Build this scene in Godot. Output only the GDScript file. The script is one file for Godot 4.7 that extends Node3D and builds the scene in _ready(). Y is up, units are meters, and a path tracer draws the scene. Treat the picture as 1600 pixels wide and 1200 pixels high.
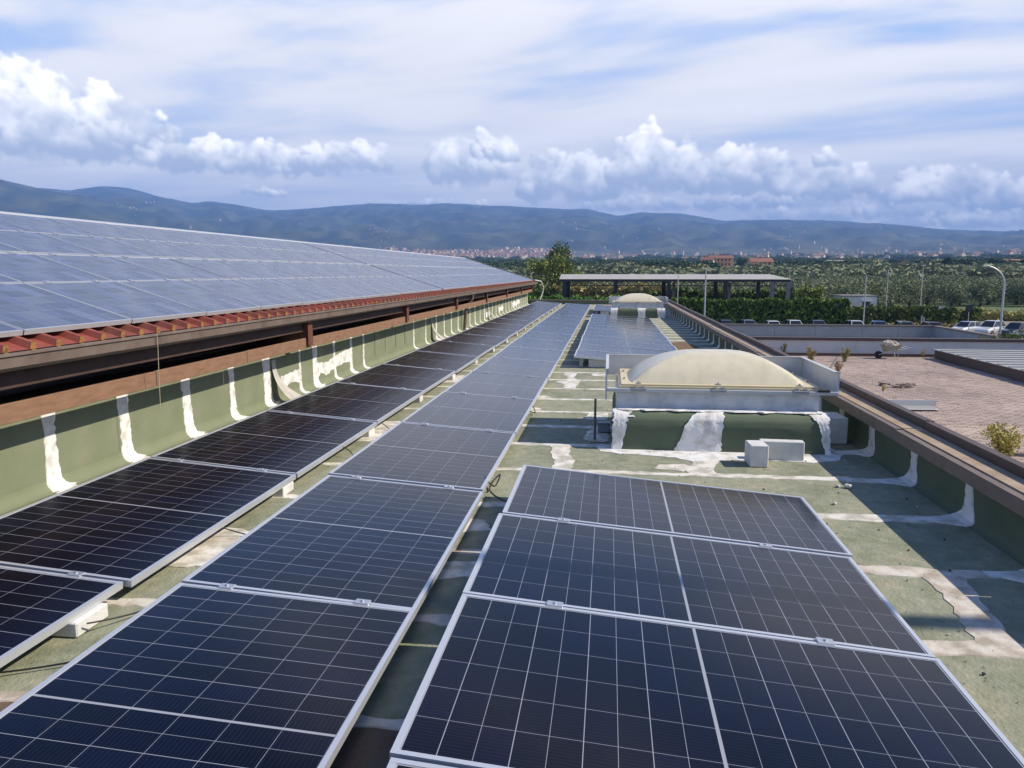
extends Node3D
# Roof coordinates: x to the right across the rows, y up from the flat roof's surface, d along the rows (Godot -z).

var rng := RandomNumberGenerator.new()
var names := {}
var M := {}
var cache := {}
var cam_basis := Basis()
const ORD := ["first", "second", "third", "fourth", "fifth", "sixth", "seventh", "eighth", "ninth", "tenth", "eleventh", "twelfth", "thirteenth", "fourteenth", "fifteenth", "sixteenth", "seventeenth", "eighteenth", "nineteenth", "twentieth", "twenty-first", "twenty-second", "twenty-third", "twenty-fourth", "twenty-fifth", "twenty-sixth", "twenty-seventh", "twenty-eighth", "twenty-ninth", "thirtieth", "thirty-first", "thirty-second", "thirty-third", "thirty-fourth", "thirty-fifth", "thirty-sixth", "thirty-seventh", "thirty-eighth", "thirty-ninth", "fortieth", "forty-first", "forty-second", "forty-third", "forty-fourth", "forty-fifth", "forty-sixth"]
const GROUND := -5.38
const EYE := 1.62

# ---------------------------------------------------------------- helpers
func V(x: float, y: float, d: float) -> Vector3:
	return Vector3(x, y, -d)

func numbered(called: String) -> String:
	var n: int = names.get(called, 0)
	names[called] = n + 1
	return called if n == 0 else "%s_%03d" % [called, n]

func meta(o: Node, label := "", category := "", group := "", kind := "") -> void:
	if label: o.set_meta("label", label)
	if category: o.set_meta("category", category)
	if group: o.set_meta("group", group)
	if kind: o.set_meta("kind", kind)

func thing(called: String, label: String, category: String, at := Vector3.ZERO, turn := 0.0, group := "") -> Node3D:
	var o := Node3D.new()
	o.name = numbered(called)
	add_child(o)
	o.position = at
	o.rotation.y = turn
	meta(o, label, category, group)
	return o

func obj(called: String, mesh: Mesh, material: Material, parent: Node = null) -> MeshInstance3D:
	var o := MeshInstance3D.new()
	o.mesh = mesh
	o.material_override = material
	if parent == null:
		o.name = numbered(called)
		add_child(o)
	else:
		o.name = called
		parent.add_child(o, true)
	return o

func struct(called: String, mesh: Mesh, material: Material) -> MeshInstance3D:
	var o := obj(called, mesh, material)
	meta(o, "", "", "", "structure")
	return o

func st() -> SurfaceTool:
	var s := SurfaceTool.new()
	s.begin(Mesh.PRIMITIVE_TRIANGLES)
	return s

# a convex flat polygon whose front looks along n; uv optional
func face(s: SurfaceTool, p: Array, n: Vector3, uv: Array = []) -> void:
	var nn: Vector3 = (p[0] - p[2]).cross(p[0] - p[1])
	if nn.length() < 1e-12 and p.size() > 3:
		nn = (p[1] - p[3]).cross(p[1] - p[2])
	var flip := nn.dot(n) < 0.0
	nn = (-nn if flip else nn).normalized()
	for k in range(1, p.size() - 1):
		var t := [0, k + 1, k] if flip else [0, k, k + 1]
		for i in t:
			s.set_normal(nn)
			s.set_uv(uv[i] if uv.size() else Vector2.ZERO)
			s.add_vertex(p[i])

func box(s: SurfaceTool, lo: Vector3, hi: Vector3, t := Transform3D()) -> void:
	var a := Vector3(minf(lo.x, hi.x), minf(lo.y, hi.y), minf(lo.z, hi.z))
	var b := Vector3(maxf(lo.x, hi.x), maxf(lo.y, hi.y), maxf(lo.z, hi.z))
	var c := []
	for i in 8:
		c.append(t * Vector3(b.x if i & 1 else a.x, b.y if i & 2 else a.y, b.z if i & 4 else a.z))
	face(s, [c[0], c[2], c[6], c[4]], -t.basis.x)
	face(s, [c[1], c[3], c[7], c[5]], t.basis.x)
	face(s, [c[0], c[1], c[5], c[4]], -t.basis.y)
	face(s, [c[2], c[3], c[7], c[6]], t.basis.y)
	face(s, [c[0], c[1], c[3], c[2]], -t.basis.z)
	face(s, [c[4], c[5], c[7], c[6]], t.basis.z)

# box with chamfered edges
func cbox(s: SurfaceTool, lo: Vector3, hi: Vector3, e: float, t := Transform3D()) -> void:
	var c := (lo + hi) * 0.5
	var h := ((hi - lo) * 0.5).abs()
	var ax := [Vector3.RIGHT, Vector3.UP, Vector3.BACK]
	var tt := t * Transform3D(Basis(), c)
	for i in 3:
		var j := (i + 1) % 3
		var k := (i + 2) % 3
		for sg in [-1.0, 1.0]:
			var n: Vector3 = ax[i] * sg
			var p := []
			for q in [[-1, -1], [1, -1], [1, 1], [-1, 1]]:
				p.append(tt * (n * h[i] + ax[j] * q[0] * (h[j] - e) + ax[k] * q[1] * (h[k] - e)))
			face(s, p, tt.basis * n)
		for sj in [-1.0, 1.0]:
			for sk in [-1.0, 1.0]:
				var nj: Vector3 = ax[j] * sj
				var nk: Vector3 = ax[k] * sk
				var p2 := []
				for q in [[-1, 1, 0], [1, 1, 0], [1, 0, 1], [-1, 0, 1]]:
					p2.append(tt * (ax[i] * q[0] * (h[i] - e) + nj * (h[j] - e * (1 - q[1])) + nk * (h[k] - e * (1 - q[2]))))
				face(s, p2, tt.basis * (nj + nk))
	for sx in [-1.0, 1.0]:
		for sy in [-1.0, 1.0]:
			for sz in [-1.0, 1.0]:
				var g := Vector3(sx, sy, sz)
				face(s, [tt * (g * (h - Vector3(0, e, e))), tt * (g * (h - Vector3(e, 0, e))), tt * (g * (h - Vector3(e, e, 0)))], tt.basis * g)

func bx(lo: Vector3, hi: Vector3) -> Mesh:
	var s := st()
	box(s, lo, hi)
	return s.commit()

# smooth sheet from a function of (u, v) in 0..1; n is a hint for its front
func sheet(s: SurfaceTool, nu: int, nv: int, f: Callable, n: Vector3, uvscale := Vector2.ONE) -> void:
	var p := []
	for j in nv + 1:
		var row := PackedVector3Array()
		for i in nu + 1:
			row.append(f.call(float(i) / nu, float(j) / nv))
		p.append(row)
	var mid: Vector3 = Vector3.ZERO
	var norm := []
	for j in nv + 1:
		var row := PackedVector3Array()
		for i in nu + 1:
			var a: Vector3 = p[j][mini(i + 1, nu)] - p[j][maxi(i - 1, 0)]
			var b: Vector3 = p[mini(j + 1, nv)][i] - p[maxi(j - 1, 0)][i]
			var c := b.cross(a)
			row.append(c.normalized() if c.length() > 1e-12 else n)
			mid += c
		norm.append(row)
	var sg := 1.0 if mid.dot(n) >= 0.0 else -1.0
	for j in nv:
		for i in nu:
			var q := [[i, j], [i + 1, j], [i + 1, j + 1], [i, j + 1]]
			for t in ([0, 1, 2, 0, 2, 3] if sg > 0 else [0, 2, 1, 0, 3, 2]):
				s.set_normal(norm[q[t][1]][q[t][0]] * sg)
				s.set_uv(Vector2(float(q[t][0]) / nu, float(q[t][1]) / nv) * uvscale)
				s.add_vertex(p[q[t][1]][q[t][0]])

func tube(s: SurfaceTool, pts: Array, r0: float, r1 := -1.0, n := 8) -> void:
	if r1 < 0: r1 = r0
	var m := pts.size()
	var up := Vector3.UP if absf((pts[1] - pts[0]).normalized().y) < 0.9 else Vector3.RIGHT
	var rings := []
	var nors := []
	for i in m:
		var dir: Vector3 = (pts[mini(i + 1, m - 1)] - pts[maxi(i - 1, 0)]).normalized()
		var a := dir.cross(up).normalized()
		if a.length() < 0.1: a = dir.cross(Vector3.RIGHT).normalized()
		var b := a.cross(dir).normalized()
		up = b
		var r := lerpf(r0, r1, float(i) / (m - 1))
		var ring := []
		var nr := []
		for k in n:
			var g := TAU * k / n
			var w := a * cos(g) + b * sin(g)
			ring.append(pts[i] + w * r)
			nr.append(w)
		rings.append(ring)
		nors.append(nr)
	for i in m - 1:
		for k in n:
			var k2 := (k + 1) % n
			var q := [[i, k], [i, k2], [i + 1, k2], [i + 1, k]]
			var nn: Vector3 = (rings[i][k] - rings[i + 1][k2]).cross(rings[i][k] - rings[i][k2])
			for t in ([0, 1, 2, 0, 2, 3] if nn.dot(nors[i][k]) > 0 else [0, 2, 1, 0, 3, 2]):
				s.set_normal(nors[q[t][0]][q[t][1]])
				s.set_uv(Vector2.ZERO)
				s.add_vertex(rings[q[t][0]][q[t][1]])
	face(s, rings[0], pts[0] - pts[1])
	face(s, rings[m - 1], pts[m - 1] - pts[m - 2])

func pipe(pts: Array, r0: float, r1 := -1.0, n := 8) -> Mesh:
	var s := st()
	tube(s, pts, r0, r1, n)
	return s.commit()

# flat irregular outline (on the plane of axes a, b at o) given thickness along n: a poured patch
func slab(s: SurfaceTool, outline: Array, n: Vector3, thick: float) -> void:
	var ax := Vector3.RIGHT if absf(n.y) > 0.5 else Vector3.BACK
	var ay := n.cross(ax)
	var flat := PackedVector2Array()
	for p in outline: flat.append(Vector2(p.dot(ax), p.dot(ay)))
	var ccw := not Geometry2D.is_polygon_clockwise(flat)
	var tri := Geometry2D.triangulate_polygon(flat)
	var top := n * thick
	for i in range(0, tri.size(), 3):
		face(s, [outline[tri[i]] + top, outline[tri[i + 1]] + top, outline[tri[i + 2]] + top], n)
	for i in outline.size():
		var a: Vector3 = outline[i]
		var b: Vector3 = outline[(i + 1) % outline.size()]
		var out := (b - a).cross(n)
		face(s, [a, b, b + top, a + top], out if ccw else -out)

# a hand-brushed strip along a polyline, lying on a surface of normal n
func strip(s: SurfaceTool, pts: Array, wid: Array, n: Vector3, thick: float, jit: float, step := 0.06) -> void:
	var fine := []
	for i in pts.size() - 1:
		var m := maxi(1, int((pts[i + 1] - pts[i]).length() / step))
		for k in m:
			fine.append([pts[i].lerp(pts[i + 1], float(k) / m), lerpf(wid[i], wid[i + 1], float(k) / m)])
	fine.append([pts[-1], wid[-1]])
	if not cache.has("brush"): cache.brush = noise(404, 0.35, 3)
	var seed_o := rng.randf() * 4000.0
	var L := []
	var R := []
	for i in fine.size():
		var dir: Vector3 = (fine[mini(i + 1, fine.size() - 1)][0] - fine[maxi(i - 1, 0)][0]).normalized()
		var side := dir.cross(n).normalized()
		L.append(fine[i][0] + side * (fine[i][1] * 0.5 + jit * 2.2 * cache.brush.get_noise_1d(seed_o + i)))
		R.append(fine[i][0] - side * (fine[i][1] * 0.5 + jit * 2.2 * cache.brush.get_noise_1d(seed_o + 2000.0 + i)))
	var t := n * thick
	for i in fine.size() - 1:
		var il: Vector3 = (R[i] - L[i]).normalized() * thick
		face(s, [L[i] + il + t, L[i + 1] + il + t, R[i + 1] - il + t, R[i] - il + t], n)
		face(s, [L[i], L[i + 1], L[i + 1] + il + t, L[i] + il + t], n - il)
		face(s, [R[i], R[i + 1], R[i + 1] - il + t, R[i] - il + t], n + il)
	var e := fine.size() - 1
	face(s, [L[0], R[0], R[0] + t, L[0] + t], fine[0][0] - fine[1][0])
	face(s, [L[e], R[e], R[e] + t, L[e] + t], fine[e][0] - fine[e - 1][0])

func lin(c: Array) -> Color:
	return Color(c[0], c[1], c[2]).linear_to_srgb()

func mat(c: Array, rough := 0.7, metallic := 0.0) -> StandardMaterial3D:
	var m := StandardMaterial3D.new()
	m.albedo_color = lin(c)
	m.roughness = rough
	m.metallic = metallic
	return m

func noise(seed_: int, freq: float, oct := 4, type := FastNoiseLite.TYPE_SIMPLEX_SMOOTH) -> FastNoiseLite:
	var n := FastNoiseLite.new()
	n.seed = seed_
	n.frequency = freq
	n.noise_type = type
	n.fractal_octaves = oct
	return n

func ntex(seed_: int, freq: float, cols: Array, oct := 5, size := 512, offs := []) -> NoiseTexture2D:
	var t := NoiseTexture2D.new()
	t.width = size
	t.height = size
	t.seamless = true
	t.noise = noise(seed_, freq, oct)
	var g := Gradient.new()
	var o := PackedFloat32Array()
	var cc := PackedColorArray()
	for i in cols.size():
		o.append(offs[i] if offs.size() else float(i) / maxi(1, cols.size() - 1))
		cc.append(lin(cols[i]))
	g.offsets = o
	g.colors = cc
	t.color_ramp = g
	return t

# a surface of mottled colour: a coarse pattern and a fine one over it, with a little relief
func mottled(seed_: int, cols: Array, per_m: float, rough: float, fine := 0.35, relief := 0.0, world := true, fine_per_m := -1.0, offs := []) -> StandardMaterial3D:
	var m := StandardMaterial3D.new()
	m.albedo_texture = ntex(seed_, 0.012, cols, 5, 512, offs)
	m.uv1_triplanar = true
	m.uv1_world_triplanar = world
	m.uv1_scale = Vector3.ONE * per_m
	m.roughness = rough
	if fine > 0.0:
		m.detail_enabled = true
		m.detail_blend_mode = BaseMaterial3D.BLEND_MODE_MUL
		m.detail_uv_layer = BaseMaterial3D.DETAIL_UV_2
		var key := "fine%.2f" % fine
		if not M.has(key):
			M[key] = ntex(77, 0.06, [[1.0 - fine, 1.0 - fine, 1.0 - fine], [1, 1, 1]], 4)
		m.detail_albedo = M[key]
		m.uv2_triplanar = true
		m.uv2_world_triplanar = world
		m.uv2_scale = Vector3.ONE * (fine_per_m if fine_per_m > 0 else per_m * 5.3)
	if relief > 0.0:
		if not M.has("bumps"):
			M["bumps"] = ntex(5, 0.05, [[0, 0, 0], [1, 1, 1]], 4)
		m.heightmap_enabled = true
		m.heightmap_texture = M["bumps"]
		m.heightmap_scale = relief
	return m

# ---------------------------------------------------------------- sky
const SW := 4096
const SH := 2048

func sky_pixel(dir: Vector3, n1: FastNoiseLite, n2: FastNoiseLite) -> Vector3:
	var y := maxf(dir.y, 0.0)
	var el := rad_to_deg(asin(clampf(y, 0, 1)))
	var b: Vector3
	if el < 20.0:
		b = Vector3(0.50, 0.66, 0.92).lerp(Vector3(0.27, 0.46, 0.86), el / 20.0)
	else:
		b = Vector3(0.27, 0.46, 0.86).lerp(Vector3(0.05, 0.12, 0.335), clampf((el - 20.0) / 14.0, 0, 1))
	var q := Vector2(dir.x, dir.z) / (y + 0.10)
	var a := Vector2(q.x * 0.9 + q.y * 0.25, q.y * 1.0 - q.x * 0.2)
	var w := n2.get_noise_2d(a.x * 22.0, a.y * 22.0)
	var f := n1.get_noise_2d(a.x * 60.0 + w * 30.0, a.y * 130.0 + w * 42.0)
	var cover := 0.74 + 1.15 * f + 0.60 * w
	var fade := clampf((el - 15.0) / 11.0, 0.0, 1.0)
	cover -= fade * 0.95
	cover = lerpf(0.80, cover, clampf((el - 2.0) / 13.0, 0.0, 1.0))
	cover = clampf(cover, 0.0, 0.95)
	cover = cover * cover * (3.0 - 2.0 * cover)
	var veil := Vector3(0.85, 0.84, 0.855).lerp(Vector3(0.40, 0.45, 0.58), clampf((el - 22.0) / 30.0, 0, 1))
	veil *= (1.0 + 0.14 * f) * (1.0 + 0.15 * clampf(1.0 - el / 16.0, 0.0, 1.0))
	return b.lerp(veil, cover)

func make_sky() -> ImageTexture:
	var n1 := noise(11, 0.011, 6)
	var n2 := noise(23, 0.012, 3)
	var band := 384                                   # rows for 0 .. 33.75 degrees above the horizon
	var img := Image.create(SW, SH, false, Image.FORMAT_RGBF)
	img.fill(Color(0.20, 0.20, 0.17))
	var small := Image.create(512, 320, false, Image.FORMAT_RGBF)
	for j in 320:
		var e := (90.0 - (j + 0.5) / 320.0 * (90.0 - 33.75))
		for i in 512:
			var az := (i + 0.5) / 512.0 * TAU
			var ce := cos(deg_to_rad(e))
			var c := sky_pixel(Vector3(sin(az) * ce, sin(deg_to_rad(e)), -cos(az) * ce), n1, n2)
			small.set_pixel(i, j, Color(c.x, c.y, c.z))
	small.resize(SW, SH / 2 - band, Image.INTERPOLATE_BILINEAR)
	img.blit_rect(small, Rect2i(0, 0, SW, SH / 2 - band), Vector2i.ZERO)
	var buf := PackedFloat32Array()
	buf.resize(SW * band * 3)
	var step := 2                                     # the veil is soft: half resolution, then doubled
	for j in range(0, band, step):
		var e := deg_to_rad((band - j - 1.0) / band * 33.75)
		var ce := cos(e)
		var se := sin(e)
		for i in range(0, SW, step):
			var az := (i + 1.0) / SW * TAU
			var c := sky_pixel(Vector3(sin(az) * ce, se, -cos(az) * ce), n1, n2)
			for jj in step:
				for ii in step:
					var o := ((j + jj) * SW + i + ii) * 3
					buf[o] = c.x
					buf[o + 1] = c.y
					buf[o + 2] = c.z
	# cumulus: [azimuth, base elevation, half width, height] in degrees, grey share
	var clouds := []
	var P := func(u0: float, u1: float, vt: float, vb: float, grey: float, n: int) -> void:
		var a0 := az_of(u0, vb)
		var a1 := az_of(u1, vb)
		var um := (u0 + u1) * 0.5
		clouds.append([(a0 + a1) * 0.5, el_of(um, vb), (a1 - a0) * 0.5, el_of(um, vt) - el_of(um, vb), grey, n])
	P.call(-330, 105, 40, 215, 0.2, 170)
	P.call(-160, 265, 125, 240, 0.8, 120)
	P.call(215, 400, 212, 265, 0.6, 60)
	P.call(345, 500, 218, 272, 0.7, 55)
	P.call(470, 605, 212, 268, 0.5, 45)
	P.call(375, 440, 290, 306, 0.5, 12)
	P.call(675, 790, 204, 282, 0.75, 60)
	P.call(740, 800, 202, 250, 0.3, 20)
	P.call(815, 960, 228, 312, 0.9, 60)
	P.call(960, 1085, 196, 288, 0.45, 60)
	P.call(1085, 1235, 216, 298, 0.6, 60)
	P.call(1215, 1365, 240, 312, 0.8, 50)
	P.call(1275, 1310, 230, 262, 0.8, 12)
	P.call(1395, 1560, 250, 318, 0.6, 70)
	P.call(1520, 1760, 262, 328, 0.5, 60)
	P.call(900, 1280, 304, 328, 1.0, 36)
	P.call(1150, 1480, 318, 346, 0.9, 40)
	P.call(1350, 1720, 328, 356, 0.9, 40)
	P.call(570, 770, 310, 324, 0.6, 14)
	rng.seed = 404
	for k in 22:
		clouds.append([48.0 + k * 12.2 + rng.randf_range(-4, 4), rng.randf_range(3.0, 6.5), rng.randf_range(4, 9), rng.randf_range(2.5, 6.0), rng.randf_range(0.35, 0.75), 60])
	var ne := noise(31, 0.045, 3)
	var ppd := SW / 360.0
	for c in clouds:
		var puffs := []
		for k in int(c[5] * 2.2):
			var x := rng.randf_range(-1, 1)
			var prof: float = pow(maxf(0.0, 1.0 - x * x), 0.45) * clampf(0.80 + 0.75 * ne.get_noise_2d(x * c[2] * 9.0 + c[0] * 40.0, 500.0), 0.3, 1.12)
			var yy := pow(rng.randf(), 0.6) * prof
			var r: float = (0.055 + 0.13 * rng.randf() * rng.randf()) * c[3] * (1.25 - 0.5 * yy) + 0.12
			puffs.append([c[0] + x * c[2], c[1] + r * 0.5 + yy * (c[3] - r), r, yy])
			if k % 2 == 0:
				var g := rng.randf_range(0.2, PI - 0.2)
				puffs.append([c[0] + x * c[2] + cos(g) * r * 0.9, c[1] + r * 0.5 + yy * (c[3] - r) + sin(g) * r * 0.85, r * rng.randf_range(0.35, 0.6), yy])
		for k in int(c[2] * 3.0):
			var x := rng.randf_range(-0.85, 0.85)
			puffs.append([c[0] + x * c[2], c[1] + c[3] * rng.randf_range(0.25, 0.45), c[3] * rng.randf_range(0.28, 0.40) * (1.0 - 0.4 * x * x), 0.3])
		puffs.sort_custom(func(a, b): return a[1] + a[2] > b[1] + b[2])
		for p in puffs:
			var cx: float = p[0] / 360.0 * SW
			var cy: float = band - p[1] / 33.75 * band
			var rp: float = p[2] * ppd * 1.4
			for j in range(int(cy - rp), int(cy + rp) + 1):
				if j < 0 or j >= band: continue
				for i in range(int(cx - rp), int(cx + rp) + 1):
					var dx := (i + 0.5 - cx) / rp
					var dy := (cy - j - 0.5) / rp
					var rr := sqrt(dx * dx + dy * dy) * (1.0 + 0.55 * ne.get_noise_2d(i, j) + 0.35 * ne.get_noise_2d(i * 2.7 + 70.0, j * 2.7))
					if rr > 1.0: continue
					var al := clampf((1.0 - rr) / 0.34, 0, 1)
					al = al * al * (3.0 - 2.0 * al) * clampf(0.74 + 0.9 * ne.get_noise_2d(i * 0.35 + 900.0, j * 0.5), 0.15, 0.95)
					# flat, thinning base
					var lowness: float = clampf((p[1] + dy * p[2] - c[1]) / (c[3] * 0.22) + 0.5, 0, 1)
					al *= lowness
					var nz := sqrt(maxf(0.0, 1.0 - dx * dx - dy * dy))
					var up: float = clampf((p[1] + dy * p[2] - c[1]) / c[3], 0, 1)
					var li := clampf(0.34 + 0.20 * dx + 0.42 * dy + 0.12 * nz + (up - 0.5) * 0.55 - 0.25 * (c[4] - 0.5) + 0.42 * ne.get_noise_2d(i * 0.7 + 300.0, j * 0.7), 0, 1)
					var col := Vector3(0.55, 0.61, 0.72).lerp(Vector3(1.52, 1.46, 1.37), li * li * (1.6 - 0.6 * li))
					var o: int = (j * SW + posmod(i, SW)) * 3
					buf[o] = lerpf(buf[o], col.x, al)
					buf[o + 1] = lerpf(buf[o + 1], col.y, al)
					buf[o + 2] = lerpf(buf[o + 2], col.z, al)
	var bi := Image.create_from_data(SW, band, false, Image.FORMAT_RGBF, buf.to_byte_array())
	img.blit_rect(bi, Rect2i(0, 0, SW, band), Vector2i(0, SH / 2 - band))
	return ImageTexture.create_from_image(img)

func camera_and_light() -> void:
	var cam := Camera3D.new()
	cam.name = "camera"
	var f := 1218.0
	var d := Vector3((952.5 - 800.0) / f, (600.0 - 425.4) / f, -1.0).normalized()   # the rows' direction seen from the camera
	var u := Vector3(0, 1, 0)
	u.z = -(u.y * d.y) / d.z
	u = u.normalized()
	var x := d.cross(u).normalized()
	# columns of the world axes in camera space; its transpose is the camera in the world
	cam.basis = Basis(x, u, -d).transposed()
	cam_basis = cam.basis
	cam.position = V(0, EYE, 0)
	cam.fov = rad_to_deg(2.0 * atan(600.0 / f))
	cam.near = 0.05
	cam.far = 30000.0
	add_child(cam)
	cam.current = true
	var env := Environment.new()
	env.background_mode = Environment.BG_SKY
	var sm := PanoramaSkyMaterial.new()
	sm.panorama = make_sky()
	env.sky = Sky.new()
	env.sky.sky_material = sm
	env.tonemap_mode = Environment.TONE_MAPPER_LINEAR
	env.tonemap_exposure = 1.34
	env.fog_enabled = true
	env.fog_density = 0.00016
	env.fog_light_color = Color(0.535, 0.715, 1.0)
	env.sdfgi_enabled = true
	env.ssao_enabled = true
	env.ssil_enabled = true
	var we := WorldEnvironment.new()
	we.name = "world_environment"
	we.environment = env
	add_child(we)
	var sun := DirectionalLight3D.new()
	sun.name = "sun"
	sun.light_energy = 1.6
	sun.light_color = Color(1.0, 0.955, 0.88)
	sun.light_angular_distance = 0.55
	sun.shadow_enabled = true
	var el := deg_to_rad(41.0)
	var az := deg_to_rad(1.5)
	var to_sun := V(cos(el) * cos(az), sin(el), cos(el) * sin(az))
	add_child(sun)
	sun.look_at_from_position(Vector3.ZERO, -to_sun, Vector3.UP)

# ---------------------------------------------------------------- materials
func panel_texture(cols: int, rows: int, W: float, L: float, half: bool, base: Array, gap: float, bus: int, seed_: int, line: Array, busc: Array) -> ImageTexture:
	# across = W (image x), along = L (image y)
	var pm := 1000.0
	var w := int(W * pm)
	var h := int(L * pm)
	var im := Image.create(w, h, false, Image.FORMAT_RGB8)
	im.fill(lin(line))
	rng.seed = seed_
	var mx := 5.0
	var my := 8.0
	var mid := 10.0 if half else 0.0
	var cw := (w - 2 * mx) / cols
	var ch := (h - 2 * my - mid) / rows
	for j in rows:
		for i in cols:
			var x0 := mx + i * cw + gap * 0.5
			var y0 := my + j * ch + gap * 0.5 + (mid if half and j >= rows / 2 else 0.0)
			var k := rng.randf_range(0.75, 1.35)
			var b := rng.randf_range(0.85, 1.3)
			im.fill_rect(Rect2i(roundi(x0), roundi(y0), roundi(x0 + cw - gap) - roundi(x0), roundi(y0 + ch - gap) - roundi(y0)), lin([base[0] * k, base[1] * k, base[2] * k * b]))
			for q in bus:
				var bxp := roundi(x0 + (cw - gap) * (q + 0.5) / bus)
				im.fill_rect(Rect2i(bxp, roundi(y0), 1, roundi(ch - gap)), lin([busc[0], busc[1], busc[2]]))
	return ImageTexture.create_from_image(im)

func materials() -> void:
	M.frame = mat([0.62, 0.64, 0.67], 0.38, 0.55)
	M.frame_old = mat([0.50, 0.52, 0.55], 0.45, 0.45)
	var g := StandardMaterial3D.new()
	g.albedo_texture = panel_texture(6, 18, 1.134, 1.961, true, [0.0028, 0.0036, 0.0100], 2.1, 11, 7, [0.28, 0.30, 0.34], [0.026, 0.029, 0.044])
	g.roughness = 0.14
	g.metallic_specular = 0.33
	var du := NoiseTexture2D.new()
	du.width = 512
	du.height = 512
	du.seamless = true
	du.noise = noise(310, 0.012, 5)
	var dg := Gradient.new()
	dg.offsets = PackedFloat32Array([0.35, 0.6, 0.9])
	dg.colors = PackedColorArray([Color(0.55, 0.53, 0.5, 0.0), Color(0.55, 0.53, 0.5, 0.001), Color(0.6, 0.58, 0.54, 0.007)])
	du.color_ramp = dg
	g.detail_enabled = true
	g.detail_blend_mode = BaseMaterial3D.BLEND_MODE_MIX
	g.detail_uv_layer = BaseMaterial3D.DETAIL_UV_2
	g.detail_albedo = du
	g.uv2_triplanar = true
	g.uv2_world_triplanar = true
	g.uv2_scale = Vector3.ONE * 0.55
	# dust: uneven gloss
	M.cells = g
	var g2: StandardMaterial3D = g.duplicate()
	g2.roughness = 0.22
	g2.metallic_specular = 0.20
	M.cells_matt = g2
	var o := StandardMaterial3D.new()
	o.albedo_texture = panel_texture(9, 6, 1.08, 0.80, false, [0.085, 0.095, 0.125], 3.0, 2, 9, [0.19, 0.20, 0.25], [0.10, 0.105, 0.15])
	o.roughness = 0.27
	o.metallic_specular = 0.55
	M.cells_old = o
	M.clamp = mat([0.55, 0.57, 0.60], 0.35, 0.7)
	M.back = mat([0.05, 0.05, 0.055], 0.6)
	M.deck_wear = ntex(201, 0.010, [[0.72, 0.74, 0.66], [0.86, 0.87, 0.81], [0.92, 0.92, 0.88], [1.0, 0.95, 0.88]], 5, 1024, [0.22, 0.45, 0.62, 0.85])
	var deck := func(seed_: int, cols: Array, off: float) -> StandardMaterial3D:
		var m := mottled(seed_, cols, 1.35, 0.95, 0.0, 0.35)
		m.detail_enabled = true
		m.detail_blend_mode = BaseMaterial3D.BLEND_MODE_MUL
		m.detail_uv_layer = BaseMaterial3D.DETAIL_UV_2
		m.detail_albedo = M.deck_wear
		m.uv2_triplanar = true
		m.uv2_world_triplanar = true
		m.uv2_scale = Vector3.ONE * 0.19
		m.uv2_offset = Vector3(off, 0, off * 0.7)
		return m
	M.deck = deck.call(3, [[0.195, 0.210, 0.150], [0.265, 0.275, 0.200], [0.295, 0.300, 0.222], [0.38, 0.365, 0.285]], 0.0)
	M.deck2 = deck.call(14, [[0.185, 0.203, 0.142], [0.250, 0.262, 0.188], [0.280, 0.286, 0.210], [0.355, 0.34, 0.26]], 0.37)
	M.rust = mottled(8, [[0.10, 0.065, 0.045], [0.16, 0.10, 0.07], [0.13, 0.12, 0.075]], 0.5, 0.9, 0.4, 0.2)
	M.wallgreen = mottled(21, [[0.165, 0.195, 0.112], [0.190, 0.215, 0.130], [0.205, 0.228, 0.142], [0.235, 0.245, 0.165]], 0.35, 0.9, 0.2, 0.12, true, 2.2)
	M.pargreen = mottled(22, [[0.095, 0.135, 0.085], [0.12, 0.155, 0.098], [0.145, 0.165, 0.11]], 0.4, 0.9, 0.25, 0.15)
	M.sealant = mottled(31, [[0.46, 0.43, 0.36], [0.64, 0.60, 0.52], [0.74, 0.71, 0.64]], 0.9, 0.75, 0.16, 0.2, true, 3.4, [0.25, 0.5, 0.7])
	M.sealant_dirty = mottled(32, [[0.40, 0.34, 0.27], [0.56, 0.50, 0.42], [0.66, 0.62, 0.54]], 0.9, 0.8, 0.25, 0.2, true, 3.4, [0.25, 0.5, 0.75])
	M.sealant_white = mottled(33, [[0.58, 0.56, 0.51], [0.74, 0.73, 0.70], [0.80, 0.80, 0.78]], 1.1, 0.6, 0.12, 0.3, true, -1.0, [0.2, 0.42, 0.65])
	M.membrane_grey = mottled(34, [[0.33, 0.31, 0.27], [0.50, 0.47, 0.42], [0.60, 0.57, 0.52]], 1.1, 0.7, 0.25, 0.3)
	M.aac = mottled(41, [[0.58, 0.58, 0.56], [0.70, 0.70, 0.68]], 1.7, 0.9, 0.15, 0.15)
	M.white_metal = mottled(42, [[0.45, 0.48, 0.52], [0.57, 0.59, 0.61]], 0.7, 0.5, 0.08, 0.0)
	M.alu = mottled(43, [[0.50, 0.52, 0.54], [0.62, 0.64, 0.66]], 0.8, 0.42, 0.08)
	M.alu.metallic = 0.4
	M.curb = mottled(44, [[0.42, 0.46, 0.50], [0.58, 0.61, 0.64], [0.68, 0.69, 0.69]], 0.8, 0.6, 0.14, 0.1)
	M.dome = mottled(45, [[0.56, 0.51, 0.36], [0.66, 0.605, 0.44], [0.69, 0.64, 0.48]], 0.9, 0.26, 0.07)
	M.domeframe = mottled(46, [[0.58, 0.50, 0.31], [0.66, 0.58, 0.38]], 0.9, 0.4, 0.08)
	M.hinge = mat([0.42, 0.43, 0.44], 0.35, 0.6)
	M.black = mat([0.012, 0.012, 0.013], 0.5)
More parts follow.
